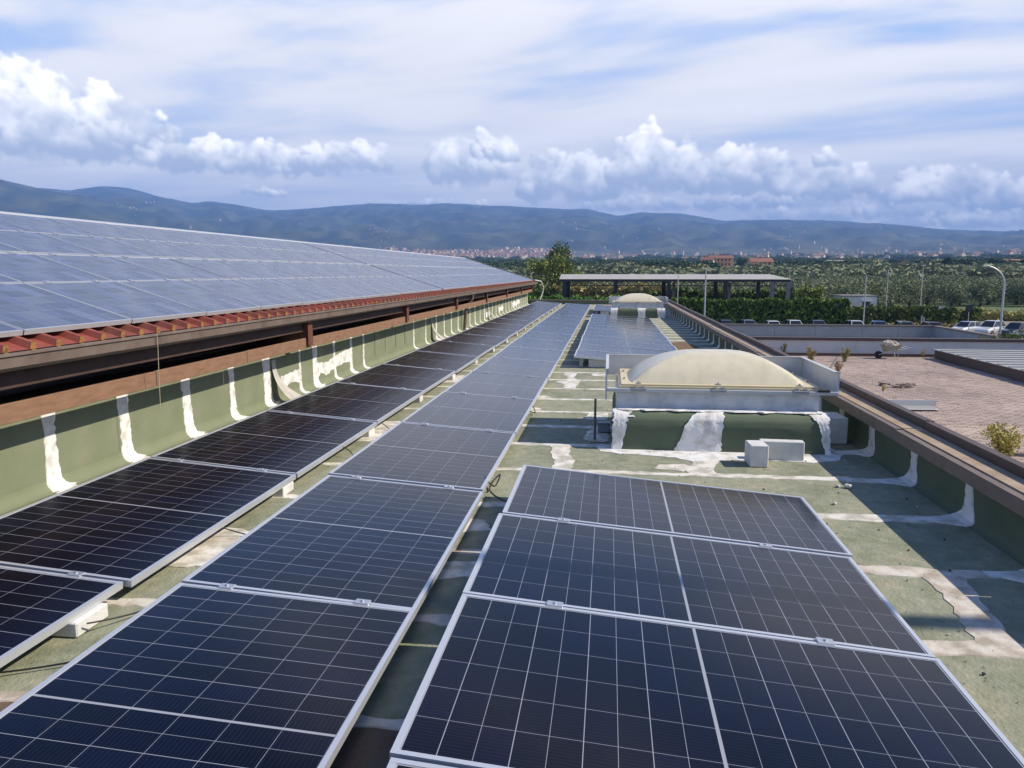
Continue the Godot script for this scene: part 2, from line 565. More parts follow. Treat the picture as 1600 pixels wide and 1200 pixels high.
	M.red = mottled(51, [[0.20, 0.042, 0.028], [0.26, 0.058, 0.040], [0.29, 0.085, 0.060]], 0.8, 0.55, 0.18)
	M.red2 = mottled(151, [[0.17, 0.045, 0.030], [0.23, 0.065, 0.046], [0.26, 0.10, 0.07]], 1.3, 0.65, 0.3)
	M.red3 = mottled(152, [[0.22, 0.048, 0.032], [0.29, 0.068, 0.048], [0.28, 0.11, 0.08]], 1.0, 0.6, 0.3)
	M.redrust = mottled(52, [[0.24, 0.09, 0.022], [0.34, 0.17, 0.045], [0.10, 0.045, 0.025]], 2.4, 0.8, 0.3)
	M.gutter = mottled(53, [[0.120, 0.082, 0.064], [0.175, 0.130, 0.105], [0.215, 0.175, 0.145]], 0.5, 0.6, 0.2, 0.0, true, 2.0)
	M.dirtline = mottled(54, [[0.10, 0.09, 0.06], [0.22, 0.19, 0.13], [0.06, 0.05, 0.035]], 2.0, 0.95, 0.4, 0.4)
	M.darkwood = mottled(55, [[0.055, 0.029, 0.020], [0.095, 0.050, 0.035]], 0.8, 0.7, 0.3)
	M.redwood = mottled(56, [[0.10, 0.036, 0.020], [0.17, 0.060, 0.034]], 1.2, 0.7, 0.3)
	M.plank = mottled(57, [[0.20, 0.105, 0.057], [0.25, 0.135, 0.078], [0.29, 0.165, 0.10]], 0.6, 0.75, 0.22)
	M.plank.uv1_scale = Vector3(0.6, 3.0, 0.6)
	M.coping = mottled(58, [[0.30, 0.215, 0.145], [0.40, 0.30, 0.21], [0.47, 0.38, 0.29]], 0.6, 0.9, 0.3, 0.2, true, 2.4)
	M.brownmetal = mottled(59, [[0.075, 0.050, 0.042], [0.105, 0.074, 0.062]], 0.7, 0.55, 0.15)
	M.brownmetal_light = mottled(60, [[0.15, 0.115, 0.095], [0.21, 0.165, 0.14]], 0.7, 0.6, 0.2)
	M.plaster = mottled(61, [[0.44, 0.41, 0.36], [0.55, 0.52, 0.47]], 0.25, 0.9, 0.15)
	M.white_wall = mottled(62, [[0.52, 0.53, 0.54], [0.62, 0.63, 0.64], [0.66, 0.66, 0.66]], 0.12, 0.85, 0.15)
	M.grey_wall = mottled(63, [[0.30, 0.32, 0.34], [0.37, 0.39, 0.41]], 0.12, 0.85, 0.15)
	M.terrace = mottled(64, [[0.26, 0.20, 0.17], [0.32, 0.25, 0.215]], 0.15, 0.95, 0.2)
	M.paver = StandardMaterial3D.new()
	M.paver.vertex_color_use_as_albedo = true
	M.paver.roughness = 0.95
	M.sheetmetal = mottled(65, [[0.30, 0.31, 0.30], [0.38, 0.38, 0.37]], 0.3, 0.6, 0.15)
	M.plastic = mat([0.34, 0.33, 0.31], 0.3)
	M.leaf = StandardMaterial3D.new()
	M.leaf.vertex_color_use_as_albedo = true
	M.leaf.roughness = 0.75
	M.leaf.metallic_specular = 0.25
	M.leaf.backlight_enabled = true
	M.leaf.backlight = Color(0.35, 0.35, 0.35)
	M.tinted = StandardMaterial3D.new()
	M.tinted.vertex_color_use_as_albedo = true
	M.tinted.roughness = 0.9
	M.bark = mat([0.09, 0.07, 0.05], 0.95)
	M.pole = mat([0.50, 0.51, 0.52], 0.45, 0.4)
	M.lampwhite = mat([0.7, 0.7, 0.7], 0.4)
	M.concrete = mottled(70, [[0.22, 0.21, 0.20], [0.33, 0.32, 0.30]], 0.3, 0.9, 0.2)
	M.darksteel = mat([0.030, 0.030, 0.034], 0.6)
	M.shedroof = mottled(71, [[0.34, 0.33, 0.31], [0.42, 0.41, 0.39]], 0.1, 0.7, 0.1)
	M.asphalt = mottled(72, [[0.10, 0.10, 0.10], [0.145, 0.14, 0.135]], 0.08, 0.95, 0.2)
	M.dirt = mottled(73, [[0.22, 0.185, 0.135], [0.30, 0.255, 0.19]], 0.07, 0.95, 0.2)
	M.glass_dark = mat([0.012, 0.014, 0.016], 0.06)
	M.tyre = mat([0.015, 0.015, 0.015], 0.85)
	M.rim = mat([0.45, 0.46, 0.47], 0.35, 0.7)
	M.lamp = mat([0.75, 0.75, 0.72], 0.15)
	M.taillamp = mat([0.30, 0.02, 0.015], 0.2)
	M.leaf_litter = mottled(74, [[0.12, 0.07, 0.035], [0.22, 0.13, 0.065], [0.17, 0.14, 0.07]], 1.6, 0.95, 0.4, 0.5)
	M.litrust = mat([0.32, 0.10, 0.06], 0.8)

# ---------------------------------------------------------------- solar panels
const PW := 1.134
const PL := 1.961

func frame_mesh(W: float, L: float, b: float, h: float) -> Mesh:
	var s := st()
	box(s, Vector3(-W / 2, -h, -L / 2), Vector3(-W / 2 + b, 0, L / 2))
	box(s, Vector3(W / 2 - b, -h, -L / 2), Vector3(W / 2, 0, L / 2))
	box(s, Vector3(-W / 2 + b, -h, -L / 2), Vector3(W / 2 - b, -0.0008, -L / 2 + b))
	box(s, Vector3(-W / 2 + b, -h, L / 2 - b), Vector3(W / 2 - b, -0.0008, L / 2))
	return s.commit()

func glass_mesh(W: float, L: float, b: float, drop: float) -> Mesh:
	var s := st()
	var x := W / 2 - b
	var z := L / 2 - b
	var y := -drop
	face(s, [Vector3(-x, y, -z), Vector3(x, y, -z), Vector3(x, y, z), Vector3(-x, y, z)], Vector3.UP, [Vector2(0, 0), Vector2(1, 0), Vector2(1, 1), Vector2(0, 1)])
	face(s, [Vector3(-x, y - 0.006, -z), Vector3(x, y - 0.006, -z), Vector3(x, y - 0.006, z), Vector3(-x, y - 0.006, z)], Vector3.DOWN, [Vector2(0, 0), Vector2(0, 0), Vector2(0, 0), Vector2(0, 0)])
	return s.commit()

func clamp_mesh() -> Mesh:
	var s := st()
	cbox(s, Vector3(-0.035, -0.004, -0.024), Vector3(0.035, 0.006, 0.024), 0.002)
	tube(s, [Vector3(0, 0.006, 0), Vector3(0, 0.013, 0)], 0.008, 0.008, 6)
	return s.commit()

func solar_panel(label: String, group: String, xl: float, h: float, tilt: float, d: float, turned: bool, W: float, L: float, clamps: bool, drop: float) -> void:
	# xl, h: the raised long edge (left); d: the middle along the row
	var wide := L if turned else W
	var o := thing("solar_panel", label, "solar panel", Vector3.ZERO, 0.0, group)
	var across := Vector3(cos(tilt), -sin(tilt), 0)
	var up := Vector3(sin(tilt), cos(tilt), 0)
	o.basis = Basis(across, up, Vector3.BACK)
	o.position = V(xl, h, d) + across * wide * 0.5
	var body := Basis(Vector3.UP, PI / 2) if turned else Basis()
	var key := "pv%.3f_%.3f" % [W, L]
	if not cache.has(key):
		cache[key] = [frame_mesh(W, L, 0.020, 0.035), glass_mesh(W, L, 0.0185, 0.0035)]
	var f := obj("frame", cache[key][0], M.frame, o)
	f.basis = body
	var g := obj("glass", cache[key][1], M.cells_matt if W > 1.15 else M.cells, o)
	g.basis = body
	var along := W if turned else L
	if clamps:
		for q in [-0.30, 0.27]:
			var c := obj("clamp", cache.clamp, M.clamp, o)
			c.position = Vector3(q * wide + rng.randf_range(-0.02, 0.02), 0.001, -along * 0.5 - 0.011)
	# brackets under the raised edge, down to the roof
	for q in [-0.3, 0.3]:
		var s := st()
		var hh := h - 0.036 - sin(tilt) * 0.14
		box(s, Vector3(-wide / 2 + 0.10, -hh - 0.035, q * along - 0.03), Vector3(-wide / 2 + 0.16, -0.036, q * along + 0.03))
		var key2 := "br%.3f%.2f%.2f" % [hh, wide, q * along]
		if not cache.has(key2): cache[key2] = s.commit()
		obj("bracket", cache[key2], M.aac, o)

func panel_rows() -> void:
	rng.seed = 52
	var jit := func(a: float) -> float: return rng.randf_range(-a, a)
	# row beside the green wall
	for k in range(-1, 17):
		var n := k + 1
		var W := 1.19
		var L := 2.061
		var where := "in the row beside the green wall"
		var lab := "black solar panel %s, %s from the near end" % [where, ORD[n]]
		if k == 16: lab = "black solar panel at the far end of the row beside the green wall"
		solar_panel(lab, "solar panels in the row beside the green wall", -3.506 + jit.call(0.008) - (0.035 if k == -1 else 0.0), EYE - 1.41 + jit.call(0.005), 0.082 + jit.call(0.007), 3.411 + (k + 0.5) * 2.082, false, W, L, k < 16, 0.0)
	for k in range(-1, 17):
		var lab := "dark solar panel in the middle row, %s from the near end" % ORD[k + 1]
		if k == 16: lab = "dark solar panel at the far end of the middle row"
		solar_panel(lab, "solar panels in the middle row", -1.988 + jit.call(0.008), EYE - 1.442 + jit.call(0.005), 0.069 + jit.call(0.007), 3.292 + (k + 0.5) * 1.983, false, PW, PL, k < 16, 0.0)
	var cl := ["wide solar panel at the bottom of the near group, mostly cut off", "large wide solar panel filling the lower right, third back from the skylight", "wide solar panel with a dark shadow bar across it, second back from the skylight", "wide solar panel with a brown reflection, next to the near skylight"]
	for k in 4:
		solar_panel(cl[k], "solar panels in the near wide group", -0.605 + [0.01, 0.0, -0.004, 0.012][k], EYE - 1.372 + jit.call(0.004), 0.086 + jit.call(0.004), 3.158 + (k - 1.5) * 1.154, true, PW, PL, k < 3, 0.0)
	for k in 12:
		var lab := "wide solar panel between the two skylights, %s from the near end" % ORD[k]
		solar_panel(lab, "solar panels between the two skylights", -0.575 + jit.call(0.008), EYE - 1.41 + jit.call(0.004), 0.072 + jit.call(0.006), 13.25 + (k + 0.5) * 1.15, true, PW, PL, k < 11, 0.0)
	for k in 4:
		solar_panel("wide solar panel left of the far skylight, %s from the near end" % ORD[k], "solar panels left of the far skylight", -0.60, EYE - 1.41, 0.07, 30.0 + (k + 0.5) * 1.15, true, PW, PL, k < 3, 0.0)

# ---------------------------------------------------------------- the flat-roofed building we stand on
const SEAMS := [1.6, 2.55, 3.41, 4.31, 5.27, 6.26, 7.24, 8.13, 9.0, 9.92, 10.84, 11.75, 12.63]

func flat_roof() -> void:
	rng.seed = 61
	var b := thing("flat_roof_building", "low building with a green membrane roof, white sealed seams and brown parapet copings", "building")
	var s := st()
	box(s, V(-4.115, GROUND, -6.0), V(2.43, -0.05, 40.5))
	obj("wall", s.commit(), M.plaster, b)
	var seams: Array = [-6.0, -4.0, -2.0, -0.4, 0.6]
	seams.append_array(SEAMS)
	while seams[-1] < 39.0:
		seams.append(seams[-1] + 0.905 + rng.randf_range(-0.02, 0.02))
	seams.append(40.3)
	for i in seams.size() - 1:
		s = st()
		var y: float = rng.randf_range(-0.001, 0.001)
		box(s, V(-4.10, -0.05, seams[i]), V(2.40, y, seams[i + 1] - 0.004))
		var m: Material = M.rust if seams[i + 1] < 2.6 else (M.deck if i % 2 else M.deck2)
		obj("membrane_sheet", s.commit(), m, b)
		if i > 5:
			s = st()
			var d: float = seams[i]
			var pts := []
			var wid := []
			var far := d > 14.0
			for k in 27:
				var x := -4.0 + k * 0.245
				pts.append(V(x, -0.003, d + rng.randf_range(-0.012, 0.012)))
				wid.append((0.085 if d < 3.4 else 0.10) * rng.randf_range(0.75, 1.3) * (1.0 if x < 1.6 else 1.25))
			strip(s, pts, wid, Vector3.UP, 0.0068, 0.014, 0.25 if far else 0.06)
			obj("sealant_strip", s.commit(), M.sealant_dirty if (d > 3.2 and d < 5.0) or d < 2.8 else M.sealant, b)
	# brushed white patches
	var patch := func(pts: Array, m: Material, y := 0.0040) -> void:
		var o := []
		for p in pts:
			o.append(V(p[0], -0.004, p[1]))
		var fine := []
		for i in o.size():
			var p: Vector3 = o[i]
			var q: Vector3 = o[(i + 1) % o.size()]
			var n := maxi(1, int(p.distance_to(q) / 0.05))
			for k in n:
				fine.append(p.lerp(q, float(k) / n) + Vector3(rng.randf_range(-0.014, 0.014), 0, rng.randf_range(-0.014, 0.014)))
		var ss := st()
		slab(ss, fine, Vector3.UP, 0.0070 + (y - 0.004) * 0.5)
		obj("sealant_patch", ss.commit(), m, b)
	patch.call([[-0.46, 6.30], [-0.29, 6.30], [-0.28, 6.62], [-0.33, 6.9], [-0.34, 7.2], [-0.52, 7.2], [-0.50, 6.9], [-0.44, 6.6]], M.sealant)
	patch.call([[0.70, 6.28], [0.90, 6.28], [0.89, 6.5], [1.0, 6.85], [0.72, 6.9], [0.73, 6.6], [0.62, 6.45]], M.sealant)
	patch.call([[-0.10, 7.30], [-0.06, 7.02], [0.12, 6.93], [0.40, 6.90], [0.60, 6.84], [0.74, 6.72], [1.0, 6.80], [1.35, 6.84], [1.75, 6.80], [2.03, 6.92], [2.10, 7.15], [2.06, 7.42], [1.9, 7.3], [0.2, 7.3]], M.sealant_white, 0.0052)
	patch.call([[0.38, 6.42], [0.62, 6.36], [0.74, 6.5], [0.66, 6.62], [0.45, 6.56]], M.sealant, 0.0046)
	patch.call([[-0.72, 12.5], [-0.5, 12.55], [-0.52, 12.0], [-0.42, 11.6], [-0.45, 10.9], [-0.62, 10.85], [-0.64, 11.3], [-0.78, 11.5], [-0.60, 11.9]], M.sealant)
	patch.call([[-0.28, 12.55], [-0.02, 12.5], [-0.05, 12.2], [-0.22, 12.25]], M.sealant)
	patch.call([[-1.0, 8.95], [-0.74, 8.92], [-0.78, 9.2], [-0.95, 9.3]], M.sealant)
	patch.call([[-0.98, 9.98], [-0.72, 10.0], [-0.82, 10.2], [-1.0, 10.25]], M.sealant)
	patch.call([[-0.25, 8.6], [0.0, 8.55], [0.02, 9.0], [-0.2, 9.02]], M.sealant)
	patch.call([[-0.22, 7.5], [0.02, 7.45], [0.02, 7.95], [-0.1, 8.2], [-0.2, 7.9]], M.sealant)
	patch.call([[-1.14, 5.20], [-0.90, 5.22], [-0.88, 4.95], [-1.10, 5.0]], M.sealant)
	patch.call([[-1.05, 4.98], [-0.78, 4.9], [-0.72, 4.70], [-1.0, 4.62]], M.sealant, 0.0046)
	patch.call([[-1.0, 4.12], [-0.66, 4.16], [-0.62, 3.95], [-0.95, 3.88]], M.sealant, 0.0046)
	patch.call([[1.70, 4.34], [1.92, 4.32], [1.85, 3.9], [1.80, 3.44], [1.62, 3.42], [1.70, 3.9]], M.sealant_dirty, 0.0046)
	patch.call([[-2.52, 3.86], [-2.20, 3.9], [-2.18, 4.5], [-2.40, 4.55], [-2.5, 4.2]], M.sealant)
	patch.call([[-2.6, 7.2], [-2.2, 7.25], [-2.25, 8.2], [-2.5, 8.15]], M.sealant)
	patch.call([[-2.6, 11.2], [-2.2, 11.25], [-2.25, 12.1], [-2.5, 12.05]], M.sealant)
	patch.call([[1.30, 15.3], [2.0, 15.6], [1.95, 17.4], [1.75, 18.7], [1.35, 18.2], [1.42, 16.6]], M.leaf_litter, 0.006)
	# grit and crumbs of mastic lying about, and silt along the foot of the upstand
	var gm := st()
	cbox(gm, Vector3(-0.006, 0, -0.005), Vector3(0.006, 0.007, 0.005), 0.002)
	var mm := MultiMesh.new()
	mm.transform_format = MultiMesh.TRANSFORM_3D
	mm.use_colors = true
	mm.mesh = gm.commit()
	mm.instance_count = 1000
	for i in 1000:
		var x := rng.randf_range(-0.6, 2.3) if i % 3 else rng.randf_range(-3.9, -3.4)
		var d := 2.6 + 12.0 * pow(rng.randf(), 1.6)
		mm.set_instance_transform(i, Transform3D(Basis(Vector3.UP, rng.randf() * TAU).scaled(Vector3.ONE * (0.4 + 1.0 * pow(rng.randf(), 4.0))), V(x, 0.002, d)))
		var k := rng.randf()
		mm.set_instance_color(i, Color(0.05, 0.045, 0.035) if k < 0.55 else (Color(0.5, 0.47, 0.42) if k > 0.85 else Color(0.2, 0.17, 0.12)))
	var mi := MultiMeshInstance3D.new()
	mi.name = "grit"
	mi.multimesh = mm
	mi.material_override = M.tinted
	b.add_child(mi)
	mi.set_meta("kind", "stuff")
	for k in 16:
		s = st()
		var d0 := 2.2 + k * 0.93 + rng.randf_range(-0.1, 0.1)
		strip(s, [V(-3.985, -0.003, d0), V(-3.97 + rng.randf_range(-0.02, 0.03), -0.003, d0 + 0.4), V(-3.985, -0.003, d0 + 0.8)], [0.01, rng.randf_range(0.03, 0.07), 0.01], Vector3.UP, 0.0075, 0.006, 0.03)
		obj("silt", s.commit(), M.dirtline, b)
	# right-hand parapet
	var par := st()
	box(par, V(2.37, -0.02, -6.0), V(2.53, 0.375, 40.3))
	obj("parapet_wall", par.commit(), M.pargreen, b)
	par = st()
	sheet(par, 1, 4, func(u: float, v: float) -> Vector3: return V(2.31 + 0.06 * sin(v * PI / 2), 0.06 * (1.0 - cos(v * PI / 2)), lerpf(-6.0, 40.3, u)), Vector3(-1, 1, 0))
	obj("fillet", par.commit(), M.pargreen, b)
	var segs := [-6.0, 4.02, 6.37, 9.4, 12.4, 15.4, 18.4, 21.4, 24.4, 27.4, 30.4, 33.4, 36.4, 40.3]
	for i in segs.size() - 1:
		var e: float = rng.randf_range(-0.006, 0.006)
		var p := st()
		box(p, V(2.262 + e, 0.300, segs[i]), V(2.274 + e, 0.396 + e, segs[i + 1] - 0.012))
		box(p, V(2.274 + e, 0.384 + e, segs[i]), V(2.31, 0.396 + e, segs[i + 1] - 0.012))
		obj("fascia", p.commit(), M.brownmetal_light, b)
		p = st()
		box(p, V(2.318, 0.36, segs[i] + 0.003), V(2.47, 0.402 + e * 0.4, segs[i + 1] - 0.006))
		obj("coping", p.commit(), M.coping, b)
		p = st()
		box(p, V(2.474, 0.20, segs[i]), V(2.515, 0.468 + e, segs[i + 1] - 0.01))
		box(p, V(2.515, 0.10, segs[i]), V(2.55, 0.462 + e, segs[i + 1] - 0.01))
		obj("edge_flashing", p.commit(), M.brownmetal, b)
	# white sealed joints running up the parapet
	for i in range(7, seams.size() - 1):
		var d: float = seams[i] + rng.randf_range(-0.03, 0.03)
		var p := st()
		var w0 := rng.randf_range(0.10, 0.15)
		strip(p, [V(2.05, -0.003, d), V(2.20, -0.003, d), V(2.30, -0.003, d)], [0.10, 0.15, 0.24], Vector3.UP, 0.0095, 0.022)
		strip(p, [V(2.26, -0.004, d), V(2.312, -0.002, d), V(2.354, 0.014, d), V(2.370, 0.045, d), V(2.376, 0.13, d)], [0.22, 0.27, 0.25, 0.19, w0 * 1.1], Vector3(-1, 1, 0).normalized(), 0.008, 0.010, 0.04)
		strip(p, [V(2.373, 0.10, d), V(2.373, 0.375, d + rng.randf_range(-0.02, 0.02))], [w0 * 1.1, w0], Vector3.LEFT, 0.010, 0.011, 0.028)
		obj("sealant_joint", p.commit(), M.sealant_white, b)
	# far end: low parapet
	par = st()
	box(par, V(-4.1, 0.0, 39.95), V(2.37, 0.17, 40.25))
	obj("end_parapet", par.commit(), M.pargreen, b)
	par = st()
	box(par, V(-4.1, 0.171, 39.9), V(2.25, 0.22, 40.3))
	obj("end_coping", par.commit(), M.brownmetal_light, b)

# ---------------------------------------------------------------- skylights
func skylight(called_label: String, at: Vector3, near: bool) -> void:
	var o := thing("skylight", called_label, "skylight", at)
	# local: x 0..1.93, y up, -z back
	var W := 1.93
	var D := 1.62
	var s := st()
	# base kerb under green membrane, its top edge rounded back to the upstand
	var prof := [[0.0, 0.0], [0.012, 0.08], [0.008, 0.22], [0.022, 0.285], [0.06, 0.325], [0.13, 0.345], [0.22, 0.352]]
	var n := prof.size() - 1
	var sides := [[Vector3(0, 0, 0), Vector3(W, 0, 0), Vector3(0, 0, -1)], [Vector3(W, 0, 0), Vector3(W, 0, -D), Vector3(-1, 0, 0)], [Vector3(W, 0, -D), Vector3(0, 0, -D), Vector3(0, 0, 1)], [Vector3(0, 0, -D), Vector3(0, 0, 0), Vector3(1, 0, 0)]]
	var wob := noise(90, 1.7, 3)
	for q in sides:
		var a: Vector3 = q[0]
		var e: Vector3 = q[1]
		var inn: Vector3 = q[2]
		var dir: Vector3 = (e - a).normalized()
		var f := func(u: float, v: float) -> Vector3:
			var t := v * n
			var i := mini(int(t), n - 1)
			var fr := t - i
			var off: float = lerpf(prof[i][0], prof[i + 1][0], fr)
			var y: float = lerpf(prof[i][1], prof[i + 1][1], fr)
			var p: Vector3 = a.lerp(e, u) + inn * off + Vector3(0, y, 0)
			p += dir * (off * (1.0 - 2.0 * u))
			var wv := wob.get_noise_3d(p.x + at.x, p.y * 2.0, p.z + at.z)
			return p - inn * (0.012 * wv * smoothstep(0.0, 0.1, y))
		sheet(s, 40, 18, f, -inn + Vector3(0, 0.3, 0))
	obj("base", s.commit(), M.pargreen, o)
	# white sealant: corners, the middle of the front and the run along the upstand
	var wrap := func(x0: float, x1: float, x0t: float, x1t: float, m: Material) -> void:
		var p := st()
		var f2 := func(u: float, v: float) -> Vector3:
			var t := v * n
			var i := mini(int(t), n - 1)
			var fr := t - i
			var off: float = lerpf(prof[i][0], prof[i + 1][0], fr)
			var y: float = lerpf(prof[i][1], prof[i + 1][1], fr)
			var edge := 0.02 * wob.get_noise_2d(v * 9.0 + x0 * 31.0, 7.0)
			var x := lerpf(lerpf(x0, x0t, v) + edge, lerpf(x1, x1t, v) - edge * 1.3, u)
			var q3 := Vector3(x, y, -off)
			var wv := wob.get_noise_3d(q3.x + at.x, q3.y * 2.0, q3.z + at.z)
			return q3 + Vector3(0, 0.004, 0.009 + 0.012 * wv * smoothstep(0.0, 0.1, y) + 0.006 * absf(sin(u * 9.0 + v * 4.0)) * (1.0 if x1 - x0 > 0.2 else 0.3))
		sheet(p, 14, 22, f2, Vector3(0, 0.3, 1))
		obj("sealant", p.commit(), m, o)
	if near:
		wrap.call(-0.005, 0.085, 0.02, 0.20, M.sealant_white)
		wrap.call(W - 0.03, W + 0.005, W - 0.20, W - 0.02, M.sealant_white)
		wrap.call(0.56, 0.98, 0.82, 1.02, M.sealant_white)
	else:
		wrap.call(-0.005, 0.20, 0.02, 0.34, M.sealant_white)
		wrap.call(W - 0.26, W + 0.005, W - 0.3, W - 0.02, M.sealant_white)
		wrap.call(0.98, 1.22, 0.94, 1.26, M.sealant_white)
	s = st()
	strip(s, [Vector3(0.05, 0.352, -0.155), Vector3(0.9, 0.352, -0.16), Vector3(W - 0.05, 0.352, -0.155)], [0.11, 0.10, 0.12], Vector3.UP, 0.008, 0.02, 0.05)
	strip(s, [Vector3(0.10, 0.30, -0.03), Vector3(0.10, 0.352, -0.15)], [0.2, 0.2], Vector3(0, 1, 0.4).normalized(), 0.006, 0.01)
	obj("sealant", s.commit(), M.sealant_white, o)
	# upstand
	s = st()
	box(s, Vector3(0.035, 0.30, -0.215), Vector3(W - 0.06, 0.515, -D + 0.12))
	obj("upstand", s.commit(), M.curb, o)
	# pressed lip and wind deflectors
	s = st()
	cbox(s, Vector3(-0.055, 0.512, -0.17), Vector3(W + 0.10, 0.545, -0.245), 0.004)
	obj("lip", s.commit(), M.alu, o)
	var plates := [[Vector3(-0.07, 0.43, -0.20), Vector3(-0.055, 0.725, -1.50)], [Vector3(W + 0.085, 0.505, -0.20), Vector3(W + 0.10, 0.725, -1.50)], [Vector3(-0.055, 0.505, -1.485), Vector3(W + 0.085, 0.725, -1.50)]]
	for q in plates:
		s = st()
		cbox(s, q[0], q[1], 0.003)
		if q[1].x - q[0].x < 0.1:
			var sg := -1.0 if q[0].x > 1.0 else 1.0
			box(s, Vector3(q[0].x, 0.720, q[0].z), Vector3(q[0].x + 0.03 * sg, 0.727, q[1].z))
			box(s, Vector3(minf(q[0].x, q[1].x) - 0.001, 0.505, -0.20), Vector3(maxf(q[0].x, q[1].x) + 0.001, 0.727, -0.185))
		else:
			box(s, Vector3(q[0].x, 0.722, q[0].z + 0.02), Vector3(q[1].x, 0.728, q[1].z))
		obj("wind_deflector", s.commit(), M.white_metal, o)
	# opening frame and dome
	s = st()
	cbox(s, Vector3(0.055, 0.546, -0.20), Vector3(W - 0.045, 0.566, -1.42), 0.004)
	cbox(s, Vector3(0.075, 0.567, -0.215), Vector3(W - 0.065, 0.583, -1.40), 0.004)
	obj("dome_frame", s.commit(), M.domeframe, o)
	s = st()
	var x0 := 0.15
	var x1 := W - 0.14
	var z0 := -0.29
	var z1 := -1.32
	var dome := func(u: float, v: float) -> Vector3:
		var a := 2.0 * u - 1.0
		var c := 2.0 * v - 1.0
		var q := maxf(absf(a), absf(c))
		var r := pow(pow(absf(a), 4.0) + pow(absf(c), 4.0), 0.25)
		var k := (q / r) if r > 1e-6 else 1.0
		var hh := 1.0 - pow(q, 2.35)
		return Vector3(lerpf(x0, x1, 0.5 + 0.5 * a * lerpf(1.0, k, q * 0.25)), 0.584 + 0.275 * pow(maxf(hh, 0.0), 0.92), lerpf(z0, z1, 0.5 + 0.5 * c * lerpf(1.0, k, q * 0.25)))
	sheet(s, 40, 30, dome, Vector3.UP)
	obj("dome", s.commit(), M.dome, o)
	for hx in [0.24, 0.97, 1.70]:
		s = st()
		cbox(s, Vector3(hx - 0.075, 0.520, -0.155), Vector3(hx + 0.075, 0.537, -0.172), 0.003)
		tube(s, [Vector3(hx - 0.07, 0.545, -0.160), Vector3(hx + 0.07, 0.545, -0.160)], 0.008, 0.008, 6)
		box(s, Vector3(hx - 0.05, 0.535, -0.16), Vector3(hx - 0.025, 0.57, -0.198))
		box(s, Vector3(hx + 0.025, 0.535, -0.16), Vector3(hx + 0.05, 0.57, -0.198))
		obj("hinge", s.commit(), M.hinge, o)
		s = st()
		cbox(s, Vector3(hx - 0.025, 0.583, -0.225), Vector3(hx + 0.025, 0.592, -0.262), 0.002)
		tube(s, [Vector3(hx, 0.592, -0.243), Vector3(hx, 0.606, -0.243)], 0.010, 0.010, 6)
		obj("clip", s.commit(), M.hinge, o)
	for cz in [-0.55, -1.1]:
		for cx in [0.11, W - 0.10]:
			s = st()
			tube(s, [Vector3(cx, 0.583, cz), Vector3(cx, 0.603, cz)], 0.014, 0.011, 6)
			obj("clip", s.commit(), M.hinge, o)
	if near:
		s = st()
		tube(s, [Vector3(W - 0.08, 0.555, -0.165), Vector3(W + 0.02, 0.553, -0.165)], 0.015, 0.012, 8)
		obj("latch", s.commit(), M.black, o)

# ---------------------------------------------------------------- the hall with the red roof and its solar panels
const RS := 0.3153        # slope of the red roof
const EX := -3.82         # the sheets' lower edge
func pan_y(x: float) -> float: return 1.113 + (EX - x) * RS

